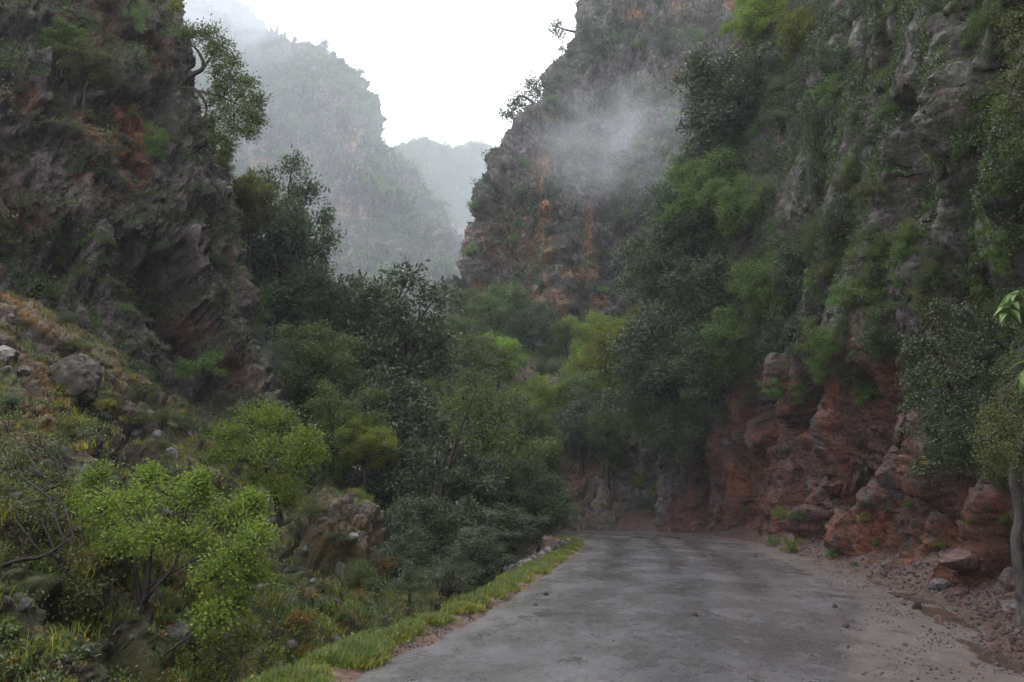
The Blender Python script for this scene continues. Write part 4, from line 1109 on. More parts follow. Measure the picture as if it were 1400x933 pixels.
# ------------------------------------------------------------------ repeated shrubs and trees
def pts_in(n, box, keys, seed, cond=None, want=None, mind=0):
    rs = np.random.RandomState(seed)
    out = []; k = 0
    while len(out) < n and k < n * 60:
        k += 1
        x = rs.uniform(box[0], box[2]); y = rs.uniform(box[1], box[3])
        if cond and not cond(x, y): continue
        if mind and any((x - q[0]) ** 2 + (y - q[1]) ** 2 < mind ** 2 for q in out): continue
        h = hit(x, y, keys)
        if h is None or (want and h[4] not in want): continue
        out.append((x, y, h))
    return out
def pick(rs, opts):
    return opts[rs.randint(len(opts))]
COLW = {'leaf_dark': 'dark green', 'leaf_mid': 'green', 'leaf_grey': 'grey green', 'leaf_olive': 'olive', 'leaf_yellow': 'yellow green', 'leaf_bright': 'bright green', 'leaf_rust': 'rusty'}
PLACED = []
def zone(key, x, y):
    if key == 'right':
        v = 'top' if y < 130 else 'upper' if y < 250 else 'middle' if y < 380 else 'lower' if y < 560 else 'foot'
        h = 'outer edge' if x < 960 else 'treed part' if x < 1080 else 'middle' if x < 1200 else 'pale part' if x < 1310 else 'near end'
        return v + ' right cliff, ' + h
    if key == 'left':
        v = 'top' if y < 90 else 'upper' if y < 200 else 'middle' if y < 330 else 'foot'
        h = 'by photo edge' if x < 90 else 'central part' if x < 200 else 'outer part'
        return v + ' of left cliff, ' + h
    if key == 'hill':
        v = 'upper' if y < 530 else 'middle' if y < 680 else 'lower'
        h = 'left of boulder' if x < 80 else 'around boulder' if x < 180 else 'below left cliff' if x < 330 else 'beside gully'
        return v + ' hillside ' + h
    if key == 'mid':
        v = 'top' if y < 100 else 'upper' if y < 200 else 'middle' if y < 310 else 'low'
        h = 'at skyline' if x < 700 or (y < 200 and x < 800) else 'by orange streaks' if x < 850 else 'by right cliff'
        return v + ' of hazy cliff ' + h
    if key == 'slope':
        v = 'top' if y < 510 else 'middle' if y < 600 else 'bottom'
        return v + ' of far slope, ' + ('left' if x < 700 else 'centre' if x < 780 else 'right')
    if key == 'far':
        v = 'summit' if y < 130 else 'upper flank' if y < 230 else 'lower flank' if y < 330 else 'foot'
        return v + ' of misty mountain' + (' by skyline' if x > 430 else '')
    if key == 'farther':
        return ('ridge' if y < 250 else 'flank' if y < 330 else 'foot') + ' of farthest mountain'
    return 'scree under right cliff'
ORD = 'leftmost second third fourth fifth sixth seventh eighth ninth tenth eleventh twelfth'.split()
def settle_labels():
    by = {}
    for o, x, y in PLACED: by.setdefault(o['label'], []).append((x, y, o))
    for lab, L in by.items():
        if len(L) == 1: continue
        L.sort(key=lambda t: t[0])
        for i, (x, y, o) in enumerate(L):
            if len(L) == 2: o['label'] = lab + ', the ' + ('left' if i == 0 else 'right') + ' one'
            elif i == len(L) - 1: o['label'] = lab + ', rightmost one'
            elif i < 12: o['label'] = lab + (', leftmost one' if i == 0 else ', ' + ORD[i] + ' from left')
            else: o['label'] = lab + ', %dth from left' % (i + 1)
def scatter_plants(pts, kinds, mats, rng_px, name, label, group, category, seed, squash=(0.8, 1.3), parts=True, out=0.25):
    rs = np.random.RandomState(seed)
    for x, y, h in pts:
        r = rs.uniform(*rng_px) * rs.uniform(.75, 1.1); Y = h[0].y; s = r / FPX * Y
        key = pick(rs, kinds); lm = pick(rs, mats)
        sw = '' if parts is False else 'small ' if r < rng_px[0] + .3 * (rng_px[1] - rng_px[0]) else 'large ' if r > rng_px[0] + .65 * (rng_px[1] - rng_px[0]) else ''
        label = sw + COLW[lm] + (' trailing ' if key == 'hang' else ' ') + category + ', ' + zone(h[4], x, y)
        n = h[1]; 
        if n.y > 0 and abs(n.y) > abs(n.x): n = -n
        n = Vector((n.x, n.y, n.z))
        if n.dot(Vector((0, 0, CAMZ)) - h[0]) < 0: n = -n
        loc = h[0] + n * s * out - Vector((0, 0, s * CENTRE[key] * 0.6))
        PLACED.append((None, x, y)); PLACED[-1] = (plant(name, key, lm, loc, (s, s, s * rs.uniform(*squash)), label, group, category, parts=parts, trunk_name='stem', tilt=(rs.uniform(-.25, .25), rs.uniform(-.25, .25))), x, y)

allk = ['left', 'hill', 'right', 'slope', 'mid', 'far', 'farther', 'bank', 'road', 'verge']
g = 'shrubs growing out of the right cliff'
scatter_plants(pts_in(26, (1225, 330, 1400, 650), allk, 131, want=('right',), mind=20), ['hang', 'hang', 'shrub'], ['leaf_dark', 'leaf_dark', 'leaf_olive', 'leaf_mid'], (18, 36), 'cliff_shrub',
               '', g, 'shrub', 31)
scatter_plants(pts_in(80, (870, 0, 1230, 470), allk, 101, want=('right',), mind=20, cond=lambda x, y: x > 1000 or y > 140), ['shrub', 'hang', 'hang'], ['leaf_dark', 'leaf_dark', 'leaf_mid', 'leaf_grey', 'leaf_olive'], (13, 30), 'cliff_shrub',
               'shrub clinging to the steep face of the right cliff', g, 'shrub', 1)
scatter_plants(pts_in(50, (1130, 0, 1400, 430), allk, 102, want=('right',), mind=26, cond=lambda x, y: not (1150 < x < 1330 and 20 < y < 330) or x < 1200 and y > 200), ['shrub', 'hang', 'hang'], ['leaf_dark', 'leaf_olive', 'leaf_mid', 'leaf_dark'], (15, 34), 'cliff_shrub',
               'shrub clinging to the steep face of the right cliff', g, 'shrub', 2)
scatter_plants(pts_in(22, (880, 440, 1240, 545), allk, 103, want=('right',), mind=22), ['hang', 'hang', 'shrub'], ['leaf_dark', 'leaf_mid', 'leaf_dark'], (14, 30), 'cliff_shrub',
               'dark shrub hanging over the brow above the red rock', 'shrubs hanging above the red rock', 'shrub', 3)
scatter_plants(pts_in(16, (1010, 690, 1400, 775), allk, 104, want=('right', 'bank'), mind=18), ['shrub'], ['leaf_mid', 'leaf_yellow', 'leaf_mid'], (6, 13), 'low_shrub',
               'small green plant at the foot of the red cliff', 'small plants along the foot of the red cliff', 'plant', 4)
scatter_plants(pts_in(34, (0, 0, 330, 380), allk, 105, want=('left',), mind=26), ['shrub', 'hang', 'shrub'], ['leaf_olive', 'leaf_dark', 'leaf_grey'], (7, 17), 'cliff_shrub',
               'small shrub rooted in the face of the left cliff', 'shrubs rooted in the left cliff', 'shrub', 5)
scatter_plants(pts_in(18, (60, 370, 380, 640), allk, 106, want=('left', 'hill'), mind=22), ['shrub'], ['leaf_mid', 'leaf_olive', 'leaf_dark', 'leaf_grey'], (9, 24), 'shrub',
               'shrub at the foot of the left cliff', 'shrubs at the foot of the left cliff', 'shrub', 6)
scatter_plants(pts_in(70, (0, 400, 560, 900), allk, 107, want=('hill',), mind=20), ['shrub'], ['leaf_olive', 'leaf_mid', 'leaf_grey', 'leaf_yellow', 'leaf_rust', 'leaf_olive'], (6, 20), 'low_shrub',
               'low bushy plant on the rocky hillside left of the gully', 'low plants on the left hillside', 'shrub', 7, squash=(.6, 1))
scatter_plants(pts_in(95, (600, 0, 1010, 450), allk, 108, want=('mid',), mind=13), ['far', 'far', 'hang'], ['leaf_dark', 'leaf_mid', 'leaf_grey', 'leaf_dark'], (6, 15), 'cliff_shrub',
               'bush dotting the hazy face of the middle cliff', 'bushes on the middle cliff', 'bush', 8)
scatter_plants(pts_in(70, (600, 440, 900, 700), allk, 109, want=('slope',), mind=14, cond=lambda x, y: not (770 < x < 860 and y > 640)), ['far', 'shrub', 'broad'], ['leaf_mid', 'leaf_olive', 'leaf_dark', 'leaf_bright', 'leaf_grey'], (8, 22), 'shrub',
               'bush on the slope beyond the road bend', 'bushes on the slope beyond the bend', 'bush', 9)
scatter_plants(pts_in(120, (240, 30, 640, 420), allk, 110, want=('far',), mind=9), ['far'], ['leaf_mid', 'leaf_dark', 'leaf_olive'], (4, 10), 'mountain_tree',
               'tree on the misty mountain left of the valley', 'trees on the misty mountain', 'tree', 10, parts=False)
scatter_plants(pts_in(90, (520, 195, 700, 420), allk, 111, want=('farther',), mind=6), ['far'], ['leaf_mid', 'leaf_dark', 'leaf_olive'], (4, 8), 'mountain_tree',
               'tree on the farthest mountain closing the valley', 'trees on the farthest mountain', 'tree', 11, parts=False)
tree_at(90, 55, 30, 30, 'broad', 'leaf_mid', 'dark green bush with a rounded head high on the left cliff', sq=(1.1, 1, .8))
tree_at(120, 90, 36, 30, 'soft', 'leaf_olive', 'olive bush below the rounded green bush high on the left cliff')
tree_at(150, 105, 30, 31, 'hang', 'leaf_grey', 'grey shrub trailing down the upper left cliff')
tree_at(190, 20, 28, 33.5, 'hang', 'leaf_mid', 'green shrub hanging at the top of the left cliff', sq=(.7, .7, 1.3))
tree_at(212, 200, 22, 33, 'soft', 'leaf_mid', 'green shrub in the middle of the left cliff beside the orange patch', sq=(.8, .8, 1.2))
tree_at(280, 505, 34, 29, 'shrub', 'leaf_mid', 'mid green shrub below the slanting crack', sq=(1.3, 1, .8))

# ------------------------------------------------------------------ ground cover (nobody could count it)
def tuft_mesh(name, seed, n, h, w, spread, lean, mat, leafy=False):
    rs = np.random.RandomState(seed)
    if leafy:
        P = rs.normal(size=(n, 3)) * np.array([spread, spread, h * .35]); P[:, 2] = np.abs(P[:, 2]) * 1.0
        D = rs.normal(size=(n, 3)); D[:, 2] = np.abs(D[:, 2]) + .2; D /= np.linalg.norm(D, axis=1)[:, None]
        V, F = leaves_mesh(rs, P, D, w, 0.6, 0.6)
        return make_mesh(name, V, F, mat, False, fattrs={'v': np.repeat(rs.rand(n), 2)})
    V, F = [], []
    for i in range(n):
        b = np.array([rs.normal() * spread, rs.normal() * spread, 0]); a = rs.uniform(0, 6.28); hh = h * rs.uniform(.5, 1.15)
        d = np.array([math.cos(a), math.sin(a), 0]); sdv = np.array([-d[1], d[0], 0]) * w * .5
        m = b + d * lean * hh * .3 + np.array([0, 0, hh * .6]); t = b + d * lean * hh + np.array([0, 0, hh])
        k = len(V); V += [b - sdv, b + sdv, m + sdv * .7, m - sdv * .7, t]
        F += [(k, k + 1, k + 2), (k, k + 2, k + 3), (k + 3, k + 2, k + 4)]
    return make_mesh(name, np.array(V), np.array(F), mat, False, fattrs={'v': np.repeat(rs.rand(n), 3)})

def gn_scatter(name, label, protos, P, R, S, kind='stuff', extra=None):
    """One object: a point mesh whose points carry small shared meshes."""
    parts = np.random.RandomState(len(P)).randint(0, len(protos), len(P))
    me = bpy.data.meshes.new(name)
    me.vertices.add(len(P)); me.vertices.foreach_set('co', np.asarray(P, np.float32).ravel())
    a = me.attributes.new('rot', 'FLOAT_VECTOR', 'POINT'); a.data.foreach_set('vector', np.asarray(R, np.float32).ravel())
    a = me.attributes.new('siz', 'FLOAT', 'POINT'); a.data.foreach_set('value', np.asarray(S, np.float32))
    a = me.attributes.new('pid', 'INT', 'POINT'); a.data.foreach_set('value', parts.astype(np.int32))
    o = link(name, me, kind=kind, label=label)
    ng = bpy.data.node_groups.new(name, 'GeometryNodeTree')
    ng.interface.new_socket('Geometry', in_out='INPUT', socket_type='NodeSocketGeometry')
    ng.interface.new_socket('Geometry', in_out='OUTPUT', socket_type='NodeSocketGeometry')
    n, l = ng.nodes, ng.links
    gi, go, jn = n.new('NodeGroupInput'), n.new('NodeGroupOutput'), n.new('GeometryNodeJoinGeometry')
    def named(nm, t):
        x = n.new('GeometryNodeInputNamedAttribute'); x.data_type = t; x.inputs[0].default_value = nm; return x.outputs[0]
    rot, siz, pid = named('rot', 'FLOAT_VECTOR'), named('siz', 'FLOAT'), named('pid', 'INT')
    e2r = n.new('FunctionNodeEulerToRotation'); l.new(rot, e2r.inputs[0])
    for i, pm in enumerate(protos):
        po = bpy.data.objects.new(name + '_piece', pm)
        oi = n.new('GeometryNodeObjectInfo'); oi.inputs['Object'].default_value = po; oi.inputs['As Instance'].default_value = True
        cmpn = n.new('FunctionNodeCompare'); cmpn.data_type = 'INT'; cmpn.operation = 'EQUAL'
        l.new(pid, cmpn.inputs[2]); cmpn.inputs[3].default_value = i
        ip = n.new('GeometryNodeInstanceOnPoints')
        l.new(gi.outputs[0], ip.inputs['Points']); l.new(cmpn.outputs[0], ip.inputs['Selection'])
        l.new(oi.outputs['Geometry'], ip.inputs['Instance']); l.new(e2r.outputs[0], ip.inputs['Rotation']); l.new(siz, ip.inputs['Scale'])
        l.new(ip.outputs[0], jn.inputs[0])
    l.new(jn.outputs[0], go.inputs[0])
    md = o.modifiers.new('scatter', 'NODES'); md.node_group = ng
    return o

def surf_points(key, n, weight, seed, visible=True, pxw=True):
    G, N, A = SURF[key]
    rs = np.random.RandomState(seed)
    c = G[:-1, :-1]
    px, py = PXY(c)
    area = np.linalg.norm(np.cross(G[:-1, 1:] - c, G[1:, :-1] - c), axis=-1)
    w = area / (c[..., 1].clip(3) ** 1.2 if pxw else 1)
    w = w * ((px > -120) & (px < 1520) & (py > -120) & (py < 1050) & (c[..., 1] > 2)) * weight(c, N[:-1, :-1], px, py)
    w = w.ravel(); w = np.maximum(w, 0); w /= w.sum()
    idx = rs.choice(len(w), n, p=w)
    i, j = np.unravel_index(idx, c.shape[:2])
    a, b_ = rs.rand(n, 1), rs.rand(n, 1)
    P = G[i, j] * (1 - a) * (1 - b_) + G[i, j + 1] * a * (1 - b_) + G[i + 1, j] * (1 - a) * b_ + G[i + 1, j + 1] * a * b_
    return P, N[i, j], rs

def aligned(N, rs, blend=0.5):
    v = N * blend + np.array([0, 0, 1 - blend]); v /= np.linalg.norm(v, axis=1)[:, None]
    # euler XYZ of a tilt: rotate about z freely, then tilt onto v
    th = np.arccos(np.clip(v[:, 2], -1, 1)); ph = np.arctan2(v[:, 1], v[:, 0])
    spin = rs.uniform(0, 6.28, len(v))
    R = []
    for k in range(len(v)):
        e = (Matrix.Rotation(ph[k], 3, 'Z') @ Matrix.Rotation(th[k], 3, 'Y') @ Matrix.Rotation(spin[k], 3, 'Z')).to_euler()
        R.append((e.x, e.y, e.z))
    return np.array(R)

grass_v = [tuft_mesh('grass tuft', s, 40, .075, .006, .06, .6, M['grass']) for s in (1, 2)] + [tuft_mesh('grass tuft', 21, 30, .12, .006, .06, .7, M['grass_hill'])]
herb_v = [tuft_mesh('herb tuft', 3, 40, .06, .035, .06, .5, M['leaf_yellow'], True), tuft_mesh('herb tuft', 4, 40, .09, .04, .07, .5, M['leaf_bright'], True)]
P, Nn_, rs = surf_points('verge', 9000, lambda c, N, x, y: (c[..., 2] > -0.15) * (c[..., 2] > 0.052 + 0.05 * fbm(c * 1.2, 3)) * sstep(-.35, 0.15, fbm(c * 0.8, 3)) * (c[..., 1] < 42), 31, pxw=True)
gn_scatter('grass', 'yellow green grass growing along the left verge of the road', grass_v + grass_v + [herb_v[0], herb_v[0]] + [herb_v[1]], P, aligned(Nn_, rs, .3), rs.uniform(.5, 1.25, len(P)))

hill_t = [tuft_mesh('grass tuft', 5, 26, .20, .012, .08, .6, M['grass_hill']), tuft_mesh('herb tuft', 6, 46, .13, .05, .11, .5, M['leaf_olive'], True),
          tuft_mesh('herb tuft', 7, 46, .12, .05, .11, .5, M['leaf_mid'], True), tuft_mesh('herb tuft', 8, 40, .16, .045, .10, .5, M['leaf_grey'], True), tuft_mesh('herb tuft', 9, 36, .10, .04, .10, .5, M['leaf_rust'], True),
          tuft_mesh('grass tuft', 15, 26, .17, .012, .08, .6, M['grass'])]
P, Nn_, rs = surf_points('hill', 13000, lambda c, N, x, y: sstep(-.05, .35, fbm(c * .55, 3) + .7 * (N[..., 2] - .5)) * (.35 + .65 * sstep(380, 600, y)) * (1 - .8 * patches(c, [(480, 720, 70, 45, 1), (180, 610, 40, 60, 1)], .5, .4)), 32)
gn_scatter('undergrowth', 'grass and herbs covering the left hillside', hill_t, P, aligned(Nn_, rs, .4), rs.uniform(.35, 1.15, len(P)))
cl_t = [hill_t[1], hill_t[2], hill_t[3], tuft_mesh('herb tuft', 11, 60, .2, .06, .14, .5, M['leaf_dark'], True)]
P, Nn_, rs = surf_points('left', 13000, lambda c, N, x, y: sstep(.1, .5, fbm(c * .5 + 7, 4) + .6 * N[..., 2]), 33)
gn_scatter('undergrowth', 'small plants rooted in the cracks of the left cliff', cl_t, P, aligned(Nn_, rs, .6), rs.uniform(.4, 1.6, len(P)))
P, Nn_, rs = surf_points('right', 22000, lambda c, N, x, y: sstep(20, 90, np.interp(x, [900, 960, 1000, 1100, 1225, 1265, 1400], [690, 610, 490, 450, 450, 620, 700]) - y + 60 * fbm(c * .3, 2)) * sstep(.0, .35, fbm(c * .45 + 3, 4) + .4 * N[..., 2]) * (1 - .45 * patches(c, [(1260, 150, 80, 110, 1), (1170, 60, 40, 60, 1), (1200, 300, 50, 60, .6)], .5, .5)), 34)
gn_scatter('undergrowth', 'leafy growth covering the upper part of the right cliff', [cl_t[3], cl_t[3], cl_t[1], cl_t[0]], P, aligned(Nn_, rs, .6), rs.uniform(.4, 1.0, len(P)) * (.35 + P[:, 1] / 22))
P, Nn_, rs = surf_points('slope', 7000, lambda c, N, x, y: sstep(-.3, .3, fbm(c * .15, 3)) * (1 - .7 * patches(c, [(815, 665, 45, 60, 1)], .3, .4)), 35)
gn_scatter('undergrowth', 'grass and bushes on the slope beyond the bend', [hill_t[5], hill_t[0], hill_t[2], cl_t[0]], P, aligned(Nn_, rs, .4), rs.uniform(.8, 2.6, len(P)) * np.clip((P[:, 1] - 40) / 22, .6, 2))
P, Nn_, rs = surf_points('mid', 9000, lambda c, N, x, y: sstep(.05, .35, fbm(c * .1 + 3, 4) + .5 * N[..., 2]), 36)
gn_scatter('undergrowth', 'scrub on the ledges of the middle cliff', [cl_t[3], cl_t[2], cl_t[1]], P, aligned(Nn_, rs, .6), rs.uniform(1.5, 4.5, len(P)))
far_t = tuft_mesh('far scrub', 12, 60, 2.2, 1.0, 1.8, .5, M['leaf_mid'], True)
P, Nn_, rs = surf_points('far', 9000, lambda c, N, x, y: sstep(.15, .4, fbm(c * .04 + 3, 4) + .4 * N[..., 2]), 37)
gn_scatter('undergrowth', 'scrub on the ledges of the misty mountain', [far_t], P, aligned(Nn_, rs, .4), rs.uniform(.3, .9, len(P)))
P, Nn_, rs = surf_points('farther', 6000, lambda c, N, x, y: sstep(-.4, .2, fbm(c * .03 + 3, 3)), 38)
gn_scatter('undergrowth', 'scrub covering the farthest mountain', [far_t], P, aligned(Nn_, rs, .4), rs.uniform(.4, 1.2, len(P)))

# ------------------------------------------------------------------ stones
def rock_mesh(name, seed, sub, mat, sq=(1, 1, .7), rough=.35):
    import bmesh
    bm = bmesh.new(); bmesh.ops.create_icosphere(bm, subdivisions=sub, radius=1)
    V = np.array([v.co for v in bm.verts]); F = np.array([[v.index for v in f.verts] for f in bm.faces]); bm.free()
    rs = np.random.RandomState(seed); off = rs.rand(3) * 50
    f1, f2, v = voronoi(V * 1.1 + off)
    d = 1 + (v - .5) * rough + fbm(V * 1.3 + off, 4) * rough * .7
    for k in range(9):      # planar cuts give the broken faces
        n = rs.normal(size=3); n /= np.linalg.norm(n); c = rs.uniform(.62, .9)
        pr_ = np.sum(V * d[:, None] * n, 1); V = V - n * np.clip(pr_ - c, 0, None)[:, None] / np.maximum(d, .3)[:, None]
    V = V * d[:, None] * np.array(sq)
    return make_mesh(name, V, F, mat, sub >= 4)
SM = {k: [rock_mesh('stone', 40 + i, 2, M[k]) for i in range(4)] for k in ('stone_red', 'stone_grey', 'stone_pale')}
def stone(loc, s, mat, rs, label, group, name='stone', parent=None, sink=.25, category='stone'):
    o = link(name, pick(rs, SM[mat]), parent, label=label if parent is None else None, category=category if parent is None else None, group=group if parent is None else None)
    o.location = (loc[0], loc[1], loc[2] + s * (.5 - sink)); o.rotation_euler = tuple(rs.uniform(0, 6.28, 3))
    o.scale = tuple(s * rs.uniform(.7, 1.25, 3))
    return o
P, Nn_, rs = surf_points('bank', 170, lambda c, N, x, y: (y < 935) * sstep(-.05, .15, c[..., 2]) * (c[..., 1] > 8) * (c[..., 1] < 42) * (c[..., 2] < .75), 41)
def stone_words(mt, s, big, small, p):
    x = float(PXY(np.array(p))[0])
    return ('large ' if s > big else 'tiny ' if s < small else '') + ('grey' if mt == 'stone_grey' else 'red brown') + ' stone ', x
for p in P:
    s = .035 + .10 * rs.rand() ** 2.2; mt = pick(rs, ['stone_red', 'stone_red', 'stone_grey'])
    w_, x = stone_words(mt, s, .08, .042, p)
    o = stone(p, s, mt, rs, w_ + 'in the scree ' + ('near the photo edge' if p[1] < 12 else 'around the flat topped block' if p[1] < 17 else 'under the red recess' if p[1] < 24 else 'under the red ribs' if p[1] < 32 else 'close to the bend'), 'fallen stones at the foot of the right cliff')
    PLACED.append((o, x, 0))
P, Nn_, rs = surf_points('road', 80, lambda c, N, x, y: (y < 933) * (c[..., 1] < 34) * sstep(1., 2.3, c[..., 0] - np.interp(c[..., 1], [0, 7, 13, 20, 30], [2.4, 2.6, 3.6, 5.4, 7])), 42)
for p in P:
    s = .012 + .03 * rs.rand() ** 2.5; mt = pick(rs, ['stone_red', 'stone_red', 'stone_grey'])
    w_, x = stone_words(mt, s, .024, .014, p)
    o = stone(p, s, mt, rs, w_ + ('on the mud nearest the viewer' if p[1] < 10 else 'on the mud beside the puddle' if p[1] < 15 else 'on the mud below the red recess' if p[1] < 22 else 'on the mud near the bend'), 'small stones on the muddy side of the road')
    PLACED.append((o, x, 0))
for (x, y, s) in ((1032, 762, .11), (746, 814, .075), (732, 828, .05), (951, 843, .05), (1284, 853, .10), (1253, 833, .10), (1227, 817, .07), (1253, 831, .06), (1141, 831, .06), (1156, 858, .06), (1046, 803, .05)):
    h = hit(x, y, ['road', 'bank', 'verge'])
    if h: PLACED.append((stone(h[0], s, 'stone_red', np.random.RandomState(int(x)), {1032: 'single dark stone on the asphalt near the bend', 746: 'dark stone on the left edge of the road', 1284: 'largest stone standing on the wet mud of the road'}.get(x, 'dark stone lying by itself on the road'),
                None if x in (1032, 746, 1284) else 'single dark stones on the road'), x, y))
small = [rock_mesh('pebble', 60 + i, 1, M['stone_red']) for i in range(3)] + [rock_mesh('pebble', 70, 1, M['stone_grey'])]
P, Nn_, rs = surf_points('bank', 12000, lambda c, N, x, y: sstep(-.02, .1, c[..., 2] + .02) * (c[..., 2] < 1.0), 43)
gn_scatter('rubble', 'red brown rubble heaped between the road and the right cliff', small, P + [0, 0, .01], rs.uniform(0, 6.28, (len(P), 3)), .012 + .05 * rs.rand(len(P)) ** 3)
P, Nn_, rs = surf_points('road', 5500, lambda c, N, x, y: np.exp(-((np.interp(c[..., 1], [0, 5, 9.2, 13.1, 18.4, 24.5, 32, 39, 44.5], [5.1, 5.3, 5.6, 6.7, 7.8, 8.6, 9.9, 11, 11.3]) - c[..., 0]).clip(0) / .85)) * (c[..., 1] < 46) * sstep(-.4, .4, fbm(c * 1.2, 3)), 44)
gn_scatter('gravel', 'loose gravel strewn over the muddy right side of the road', small, P, rs.uniform(0, 6.28, (len(P), 3)), .005 + .022 * rs.rand(len(P)) ** 3)
pale_p = [rock_mesh('pebble', 80 + i, 1, M['stone_pale']) for i in range(2)] + small[:2]
P, Nn_, rs = surf_points('verge', 5000, lambda c, N, x, y: (c[..., 2] > -.01) * (c[..., 2] < .05) * (c[..., 1] < 42) * sstep(-.3, .3, fbm(c * .8 + 5, 2)), 45)
gn_scatter('gravel', 'pale and reddish gravel between the asphalt and the grass verge', pale_p, P, rs.uniform(0, 6.28, (len(P), 3)), .007 + .022 * rs.rand(len(P)) ** 3)

# low dry stone edging beyond the grass near the bend
we = link('stone_edging', None, label='low pale stone edging outside the grass verge near the bend', category='wall')
we.location = (1.0, 24, 0)
rs = np.random.RandomState(9)
wp = upsample(np.array([W(712, 783, 22.5), W(735, 768, 25.5), W(752, 755, 29), W(768, 746, 33), W(776, 741, 36.5)]), 56, 0)
for k in range(56):
    for r_ in range(3):
        s = rs.uniform(.09, .17)
        o = link('stone', pick(rs, SM['stone_pale' if rs.rand() < .6 else 'stone_grey']), we)
        o.location = (wp[k][0] - 1.0 + rs.normal() * .05 - .14 * r_, wp[k][1] - 24 + rs.normal() * .08, .04 + rs.normal() * .02 - .07 * r_)
        o.rotation_euler = tuple(rs.uniform(0, 6.28, 3)); o.scale = (s, s, s * .8)

def boulder(name, label, px, py, Y, r, seed, mat='boulder', sq=(1, 1, .85), group=None, sub=5):
    me = rock_mesh(name, seed, sub, M[mat], sq, .3)
    V = np.zeros(len(me.vertices) * 3, np.float32); me.vertices.foreach_get('co', V); V = V.reshape(-1, 3)
    nn = V / (np.linalg.norm(V, axis=1)[:, None] + 1e-6)
    V = V + nn * (ridged(V * 2.5 + seed, 4, .6) * .07)[:, None]
    me.vertices.foreach_set('co', V.astype(np.float32).ravel()); me.update()
    o = link(name, me, label=label, category='rock', group=group)
    h = hit(px, py, ['hill', 'bank', 'right', 'left'])
    if h: o.location = h[0] + (Vector((0, 0, CAMZ)) - h[0]).normalized() * r * .25
    else: o.location = W(px, py, Y)
    o.scale = (r, r, r)
    o.rotation_euler = (0, 0, seed)
    return o
boulder('boulder', 'large rounded lichen covered boulder on the left hillside', 97, 524, 18.4, .56, 3, sq=(1.0, .9, 1.15))
boulder('boulder', 'pale boulder behind the trunk of the bright maple', 240, 872, 11.6, .24, 4, 'stone_pale', (1.1, .9, .8))
boulder('boulder', 'grey rock at the left edge under the rusty herbs', 8, 486, 17, .25, 5, 'stone_pale', (1.2, 1, .7))
boulder('boulder', 'flat topped red block lying in the scree by the right cliff', 1318, 766, 14.2, .40, 7, 'stone_red', (1.4, .8, .45))
boulder('boulder', 'dark stone beside the flat topped red block', 1286, 800, 13.4, .2, 8, 'stone_grey', (1, .8, .5))
rs = np.random.RandomState(21)
for i, (x, y, h) in enumerate(pts_in(60, (0, 380, 560, 900), allk, 121, want=('hill',), mind=16)):
    s = rs.uniform(4, 12) / FPX * h[0].y
    mt = pick(rs, ['stone_grey', 'stone_grey', 'stone_pale'])
    o = stone(h[0], s, mt, rs, ('pale' if mt == 'stone_pale' else 'grey') + ' rock poking out, ' + zone('hill', x, y), 'grey rocks on the left hillside', name='rock', category='rock'); PLACED.append((o, x, y))
settle_labels()

# yellow flowers beside the close bush
fr = link('flowering_stem', None, label='yellow flowers hanging at the foot of the large dark bush', category='flower')
fr.location = W(1262, 632, 13)
rs = np.random.RandomState(2)
Vt, Ft = tube_mesh([(bend(rs, (.1, .1, .35), (0, 0, -.1), 6), np.linspace(.006, .003, 6))], 4)
link('stem', make_mesh('stem', Vt, Ft, M['leaf_mid'], True), fr)
pet = big_leaf_mesh(9); pet.materials.clear(); pet.materials.append(M['flower'])
for c in ((0, 0, 0), (.01, 0, .08), (-.02, -.02, -.11), (.0, 0, -.03)):
    for k in range(4):
        o = link('petal', pet, fr); o.location = c; o.rotation_euler = (.5, 0, k * 1.57 + c[2] * 9); o.scale = (.045,) * 3

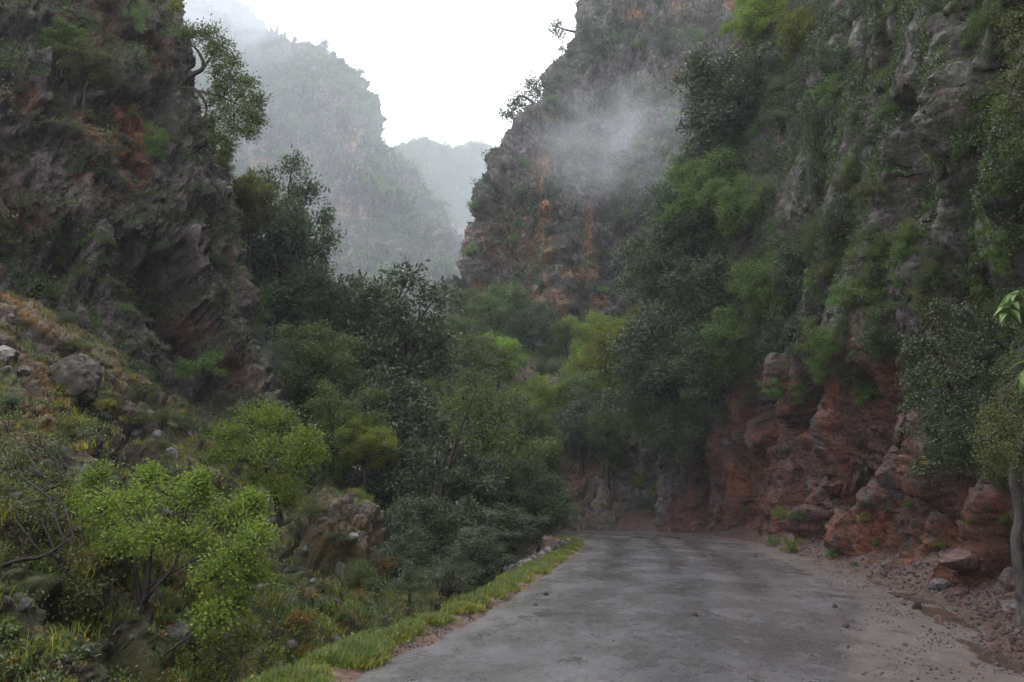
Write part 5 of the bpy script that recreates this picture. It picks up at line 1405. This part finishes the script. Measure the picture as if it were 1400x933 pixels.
# ------------------------------------------------------------------ air
def vol_mat(name, dens, col, hetero=None):
    b = B(name)
    v = b.new('ShaderNodeVolumePrincipled')
    v.inputs['Color'].default_value = col + (1,); v.inputs['Anisotropy'].default_value = 0.0
    if hetero is None: v.inputs['Density'].default_value = dens
    else:
        tc = b.new('ShaderNodeTexCoord')
        ln = b.new('ShaderNodeVectorMath', operation='LENGTH'); b.l.new(tc.outputs['Object'], ln.inputs[0])
        f = b.rng(ln.outputs['Value'], 1.0, 0.15, 0.0, 1.0)
        n = b.rng(b.noise(tc.outputs['Object'], hetero, 4, .6, .5), .36, .68)
        b.put(v.inputs['Density'], b.math('MULTIPLY', b.math('MULTIPLY', f, n), dens))
    b.l.new(v.outputs[0], b.out.inputs['Volume'])
    return b.m
def box_mesh(name, a, b_, mat):
    V = [(x, y, z) for x in (a[0], b_[0]) for y in (a[1], b_[1]) for z in (a[2], b_[2])]
    F = [(0, 1, 3, 2), (4, 6, 7, 5), (0, 4, 5, 1), (2, 3, 7, 6), (0, 2, 6, 4), (1, 5, 7, 3)]
    return make_mesh(name, np.array(V), np.array(F), mat, False)
zmax = max(float(SURF[k][0][..., 2].max()) for k in SURF)
link('haze', box_mesh('haze', (-640, -75, -16), (640, 915, zmax + 14), vol_mat('damp air', HAZE, (0.84, 0.92, 1.0))), kind='stuff', label='damp haze filling the valley')
def mist(label, px, py, Y, r, dens, sc):
    me = rock_mesh('mist', 5, 3, vol_mat('mist', dens, (0.90, 0.955, 1.0), sc), (1, 1, 1), 0)
    V = np.zeros(len(me.vertices) * 3, np.float32); me.vertices.foreach_get('co', V); V = V.reshape(-1, 3); V /= np.linalg.norm(V, axis=1)[:, None] / 1.05
    me.vertices.foreach_set('co', V.ravel()); me.update()
    o = link('mist', me, kind='stuff', label=label); o.location = W(px, py, Y); o.scale = r
    return o
mist('bank of mist filling the far valley', 560, 300, 330, (330, 292, 240), .0037, 1.2)
mist('wisp of white mist drifting before the middle cliff', 838, 188, 84, (13, 6, 9.5), .095, 1.7)
mist('mist hiding the top of the left mountain', 290, 10, 285, (60, 40, 26), .05, 1.8)
mist('low mist at the foot of the left cliff', 352, 500, 36.5, (2.6, 1.5, 2.6), .12, 1.5)

print('tris', sum(len(m.polygons) * 2 if m.polygons and len(m.polygons[0].vertices) == 4 else len(m.polygons) for m in bpy.data.meshes), 'zmax', zmax)
